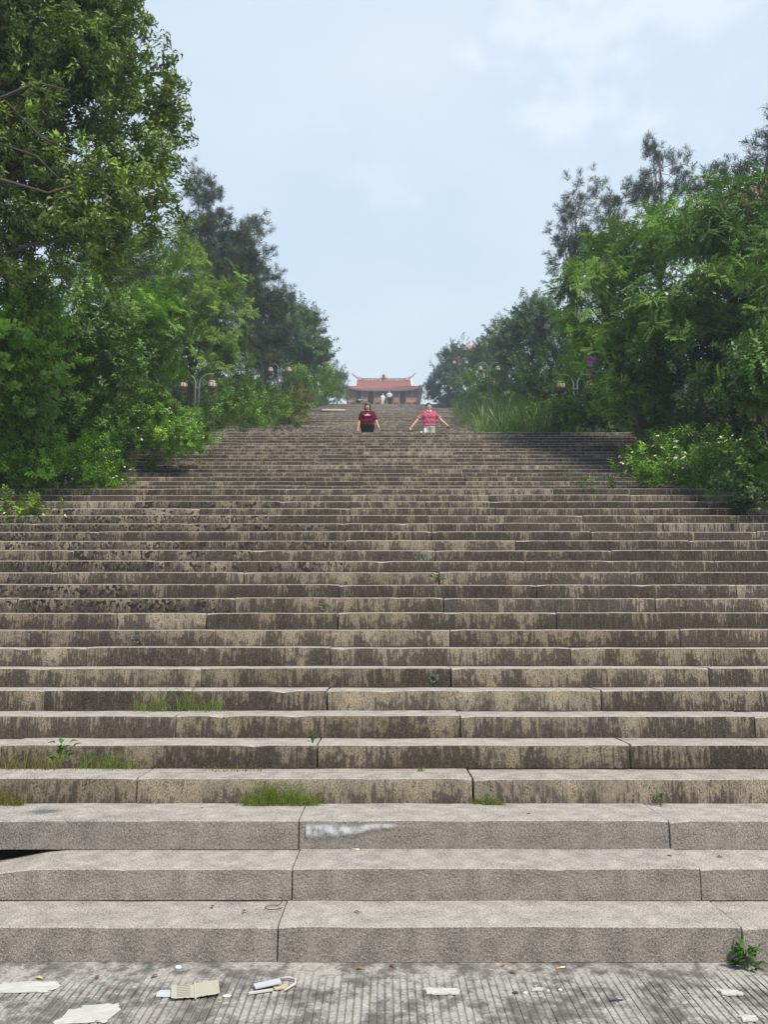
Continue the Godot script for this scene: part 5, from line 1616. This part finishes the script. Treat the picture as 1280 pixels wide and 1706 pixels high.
	# fallen leaves
	var leaves := [[Vector3(-1.609, 0.002, -4.017), [0.5, 0.38, 0.03], "yellow fallen leaf above the long white flake"], [Vector3(-1.346, 0.002, -4.024), [0.12, 0.06, 0.05], "dark red fallen leaf on the road at left"], [Vector3(-1.073, 0.002, -4.031), [0.13, 0.07, 0.06], "reddish fallen leaf left of the paper ball"],
		[Vector3(-0.1152, 0.002, -4.127), [0.25, 0.11, 0.05], "orange brown fallen leaf at the foot of the steps"], [Vector3(0.03481, 0.002, -4.155), [0.16, 0.06, 0.045], "red brown leaf pressed against the first step near the centre"], [Vector3(0.5812, 0.002, -4.162), [0.30, 0.14, 0.04], "curled brown leaf under the first step right of centre"], [Vector3(0.6125, 0.002, -4.085), [0.14, 0.06, 0.045], "small dark leaf below the curled brown leaf"],
		[Vector3(-0.9115, 0.1685, -4.485), [0.05, 0.045, 0.04], "dark dry leaf on the first tread at left"], [Vector3(-0.7183, 0.1685, -4.41), [0.05, 0.045, 0.04], "small dark leaf on the first tread near the wire loop"], [Vector3(-0.1396, 0.1685, -4.401), [0.03, 0.03, 0.03], "tiny dark leaf on the first tread near the middle"],
		[Vector3(-1.166, 0.496, -5.322), [0.06, 0.05, 0.045], "dark leaf bit on the third tread at left"], [Vector3(0.894, 0.496, -5.147), [0.06, 0.05, 0.045], "dark leaf bit on the third tread right of centre"], [Vector3(1.918, 0.334, -4.81), [0.05, 0.045, 0.04], "dark leaf bit on the second tread at the right"], [Vector3(1.632, 0.334, -4.823), [0.05, 0.045, 0.04], "dark leaf bit beside the right joint of the second tread"]]
	for i in leaves.size():
		var a: Array = leaves[i]
		var st := st_new()
		add_leaf(st, Vector3(-0.022, 0.003, 0), Vector3(1, 0.08, 0.2).normalized(), Vector3.UP, 0.045, 0.022, Color(a[1][0], a[1][1], a[1][2]), 0.1)
		var o := part("fallen_leaf", st_mesh(st), vmat())
		o.position = a[0]
		o.rotation.y = i * 2.1
		o.scale = Vector3.ONE * (0.9 if i > 6 else 1.0)
		tag(o, a[2], "leaf", "fallen leaves")
	# cigarette ends
	for a in [[Vector3(0.845, 0, -4.146), 0.5, "cigarette end with orange filter on the road under the first step"], [Vector3(-0.174, 0.334, -4.98), 0.0, "yellow cigarette end at the back of the second tread"]]:
		var t := thing("cigarette_end", a[0] + Vector3(0, 0.004, 0.01), a[2], "cigarette end", "cigarette ends", a[1])
		part("filter", tube_mesh([Vector3(-0.02, 0, 0), Vector3(0.004, 0, 0)], [0.004, 0.004], 8), mat(0.55, 0.27, 0.05), t)
		part("paper", tube_mesh([Vector3(0.004, 0, 0), Vector3(0.028, 0, 0.006)], [0.004, 0.0036], 8), mat(0.72, 0.7, 0.66), t)
	# black wire loop on the first tread
	var ring := []
	var rad := []
	for k in 20:
		var a := TAU * k / 17.0
		ring.append(Vector3(cos(a) * 0.045, 0.004 + (0.012 * (k - 14) if k > 14 else 0.0), sin(a) * 0.036))
		rad.append(0.0022)
	var wl := part("wire_loop", tube_mesh(ring, rad, 6), mat(0.02, 0.02, 0.02, 0.5))
	wl.position = Vector3(-0.5796, 0.169, -4.465)
	tag(wl, "loop of thin black wire lying on the first tread", "wire")
	var tw := part("twig", tube_mesh([Vector3(-0.03, 0.004, 0.006), Vector3(0.0, 0.006, 0.0), Vector3(0.035, 0.004, -0.004)], [0.003, 0.004, 0.002], 5), mat(0.03, 0.03, 0.035))
	tw.position = Vector3(1.014, 0, -3.786)
	tag(tw, "short dark twig on the road at the lower right", "twig")
	# pale plank high on the stairs
	var pp: Vector3 = Vector3(-3.727, 17.98, -57.2)
	var pl := part("plank", box_mesh(Vector3(1.72, 0.09, 0.16)), mat(0.55, 0.45, 0.30))
	pl.position = Vector3(pp.x, 18.2 + 0.045, -57.35)
	pl.rotation.z = -0.012
	tag(pl, "pale wooden plank lying across the stairs far up on the left", "plank")

func marks() -> void:
	# white paint smear on the face of the third step
	var host := get_node("stone_stairs")
	var st := st_new()
	var nx := 60
	var ny := 14
	var r := RandomNumberGenerator.new()
	for i in nx:
		for j in ny:
			var q := []
			for e in [[i, j], [i, j + 1], [i + 1, j + 1], [i + 1, j]]:
				var u: float = float(e[0]) / nx
				var v: float = float(e[1]) / ny
				q.append(Vector3(lerpf(-0.462, 0.21, u), 0.372 + v * 0.118, -4.9665))
			var u := (i + 0.5) / nx
			var v := (j + 0.5) / ny
			var cen := lerpf(0.62, 0.84, smoothstep(0.3, 0.75, u))
			var wid := lerpf(0.36, 0.07, smoothstep(0.1, 0.95, u))
			var a := smoothstep(1.15, 0.2, absf(v - cen) / wid) * smoothstep(1.0, 0.6, u)
			a *= clampf(0.75 + 0.9 * noise.get_noise_2d(i * 9.0, j * 6.0), 0.0, 1.0)
			st.set_color(Color(0.55, 0.58, 0.61, a * 0.85))
			quad(st, q[0], q[1], q[2], q[3])
	var m := StandardMaterial3D.new()
	m.vertex_color_use_as_albedo = true
	m.transparency = BaseMaterial3D.TRANSPARENCY_ALPHA
	m.roughness = 0.7
	var o := part("paint_smear", st_mesh(st), m, host)
	o.set_meta("label", "streak of whitish paint on the face of the third step")
	# lichen rosettes
	for a in [[Vector3(-0.6395, 1.91, -8), 0.05], [Vector3(0.448, 2.585, -9.9), 0.08], [Vector3(0.4168, 1.242, -6.9), 0.045], [Vector3(-2.342, 1.605, -7.3), 0.05], [Vector3(-2.538, 1.869, -8), 0.04]]:
		var best: Array = edges[0]
		var p: Vector3 = a[0]
		for e in edges:
			if e[2] >= p.y and e[2] - STEP < p.y and e[3] == 0: best = e
		var ls := st_new()
		for k in 14:
			var an := k * 2.4
			var rr: float = a[1] * (0.35 + 0.65 * fposmod(k * 0.37, 1.0))
			var c := Vector3(cos(an) * rr, clampf(sin(an) * rr, -0.06, 0.06), 0)
			var sz: float = a[1] * (0.16 + 0.12 * fposmod(k * 0.61, 1.0))
			ls.set_color(Color(0.085, 0.115, 0.092) if k % 3 else Color(0.045, 0.06, 0.05))
			for n in 7:
				var b0 := TAU * n / 7
				var b1 := TAU * (n + 1) / 7
				ls.add_vertex(c + Vector3(0, 0, 0.002))
				ls.add_vertex(c + Vector3(cos(b1) * sz, sin(b1) * sz, 0))
				ls.add_vertex(c + Vector3(cos(b0) * sz, sin(b0) * sz, 0))
		var lo := part("lichen", st_mesh(ls), vmat(0.95), host)
		lo.position = Vector3(p.x, best[2] - STEP * 0.5, -best[0] + 0.012)

# ------------------------------------------------------------------ sky
func sky_picture() -> ImageTexture:
	var w := 1024
	var h := 512
	var im := Image.create(w, h, false, Image.FORMAT_RGBF)
	var n := FastNoiseLite.new()
	n.seed = 8
	n.frequency = 1.0
	n.fractal_octaves = 5
	n.fractal_gain = 0.55
	var puffs := []
	for a in [[Vector3(1.854, 10.16, -10), 0.05, 0.06, 0.7], [Vector3(2.755, 9.508, -10), 0.11, 0.08, 0.75], [Vector3(2.314, 8.792, -10), 0.035, 0.02, 0.6], [Vector3(3.876, 10.16, -10), 0.16, 0.06, 0.6], [Vector3(0.1647, 8.547, -10), 0.12, 0.04, 0.35], [Vector3(0, 7.7, -10), 0.05, 0.03, 0.4], [Vector3(0.4852, 7.262, -10), 0.16, 0.05, 0.2], [Vector3(4.033, 8.502, -10), 0.2, 0.08, 0.3]]:
		puffs.append([(a[0] - Vector3(0, 1.571, 0)).normalized(), a[1], a[2], a[3]])
	for y in h:
		var el := PI * 0.5 - PI * (y + 0.5) / h
		var sy := sin(el)
		for x in w:
			var az := TAU * (x + 0.5) / w
			var dir := Vector3(sin(az) * cos(el), sy, -cos(az) * cos(el))
			var c: Vector3
			if sy < 0.0:
				c = Vector3(0.30, 0.30, 0.28)
			else:
				var k := pow(sy, 0.7)
				c = Vector3(0.55, 0.645, 0.70).lerp(Vector3(0.43, 0.58, 0.745), clampf(k * 1.05, 0.0, 1.0))
				# thin cloud, thicker to the right
				var q := dir / (sy + 0.25)
				var f := n.get_noise_3d(q.x * 0.7, q.y, q.z * 0.7) + 0.4 * n.get_noise_3d(q.x * 1.6 + 20.0, q.y, q.z * 1.6)
				var cover := smoothstep(-0.35, 0.8, 0.75 * f + 0.12 + 0.42 * clampf(dir.x * 1.7, -0.8, 0.8))
				c = c.lerp(Vector3(0.63, 0.685, 0.765), 0.85 * cover)
				var wisp := 0.0
				var wn := n.get_noise_3d(dir.x * 7.0 + dir.y * 4.0, dir.y * 13.0, dir.z * 9.0) + 0.5 * n.get_noise_3d(dir.x * 26.0, dir.y * 40.0, dir.z * 26.0)
				for pz in puffs:
					var dx: float = (dir.x - pz[0].x + 0.5 * (dir.y - pz[0].y)) / pz[1]
					var dy: float = (dir.y - pz[0].y) / pz[2]
					wisp = maxf(wisp, clampf(0.75 - 0.8 * dx * dx - 0.8 * dy * dy + 1.7 * wn, 0.0, 1.0) * pz[3])
				if dir.z < 0.0: c = c.lerp(Vector3(0.78, 0.82, 0.88), 0.5 * smoothstep(0.0, 1.0, wisp))
			im.set_pixel(x, y, Color(c.x, c.y, c.z))
	return ImageTexture.create_from_image(im)

func _ready() -> void:
	noise.seed = 4
	noise.frequency = 0.02
	noise.fractal_octaves = 3
	rng.seed = 2024
	# camera, sky, sun, exposure
	var cam := Camera3D.new()
	cam.name = "camera"
	cam.position = Vector3(0, 1.571, 0)
	cam.rotation_degrees = Vector3(8.942, 0, 0)
	cam.fov = 65.3
	cam.near = 0.05
	cam.far = 2000.0
	add_child(cam)
	var env := Environment.new()
	env.background_mode = Environment.BG_SKY
	var sm := PanoramaSkyMaterial.new()
	sm.panorama = sky_picture()
	var sky := Sky.new()
	sky.sky_material = sm
	env.sky = sky
	env.tonemap_mode = Environment.TONE_MAPPER_LINEAR
	env.tonemap_exposure = 1.7
	env.background_energy_multiplier = 0.765
	env.fog_enabled = true
	env.fog_density = 0.0016
	env.fog_light_color = Color(0.86, 0.93, 1.0)
	env.sdfgi_enabled = true
	env.ssao_enabled = true
	env.ssil_enabled = true
	var we := WorldEnvironment.new()
	we.name = "world"
	we.environment = env
	add_child(we)
	var sun := DirectionalLight3D.new()
	sun.name = "sun"
	sun.light_energy = 1.15
	sun.light_color = Color(1.0, 0.965, 0.91)
	sun.light_angular_distance = 9.0
	sun.shadow_enabled = true
	sun.rotation_degrees = Vector3(-56, 38, 0)
	add_child(sun)
	make_materials()
	lay_out_steps()
	terrain()
	road()
	stairs()
	temple()
	pavilion()
	lamps()
	vegetation()
	people()
	litter()
	marks()
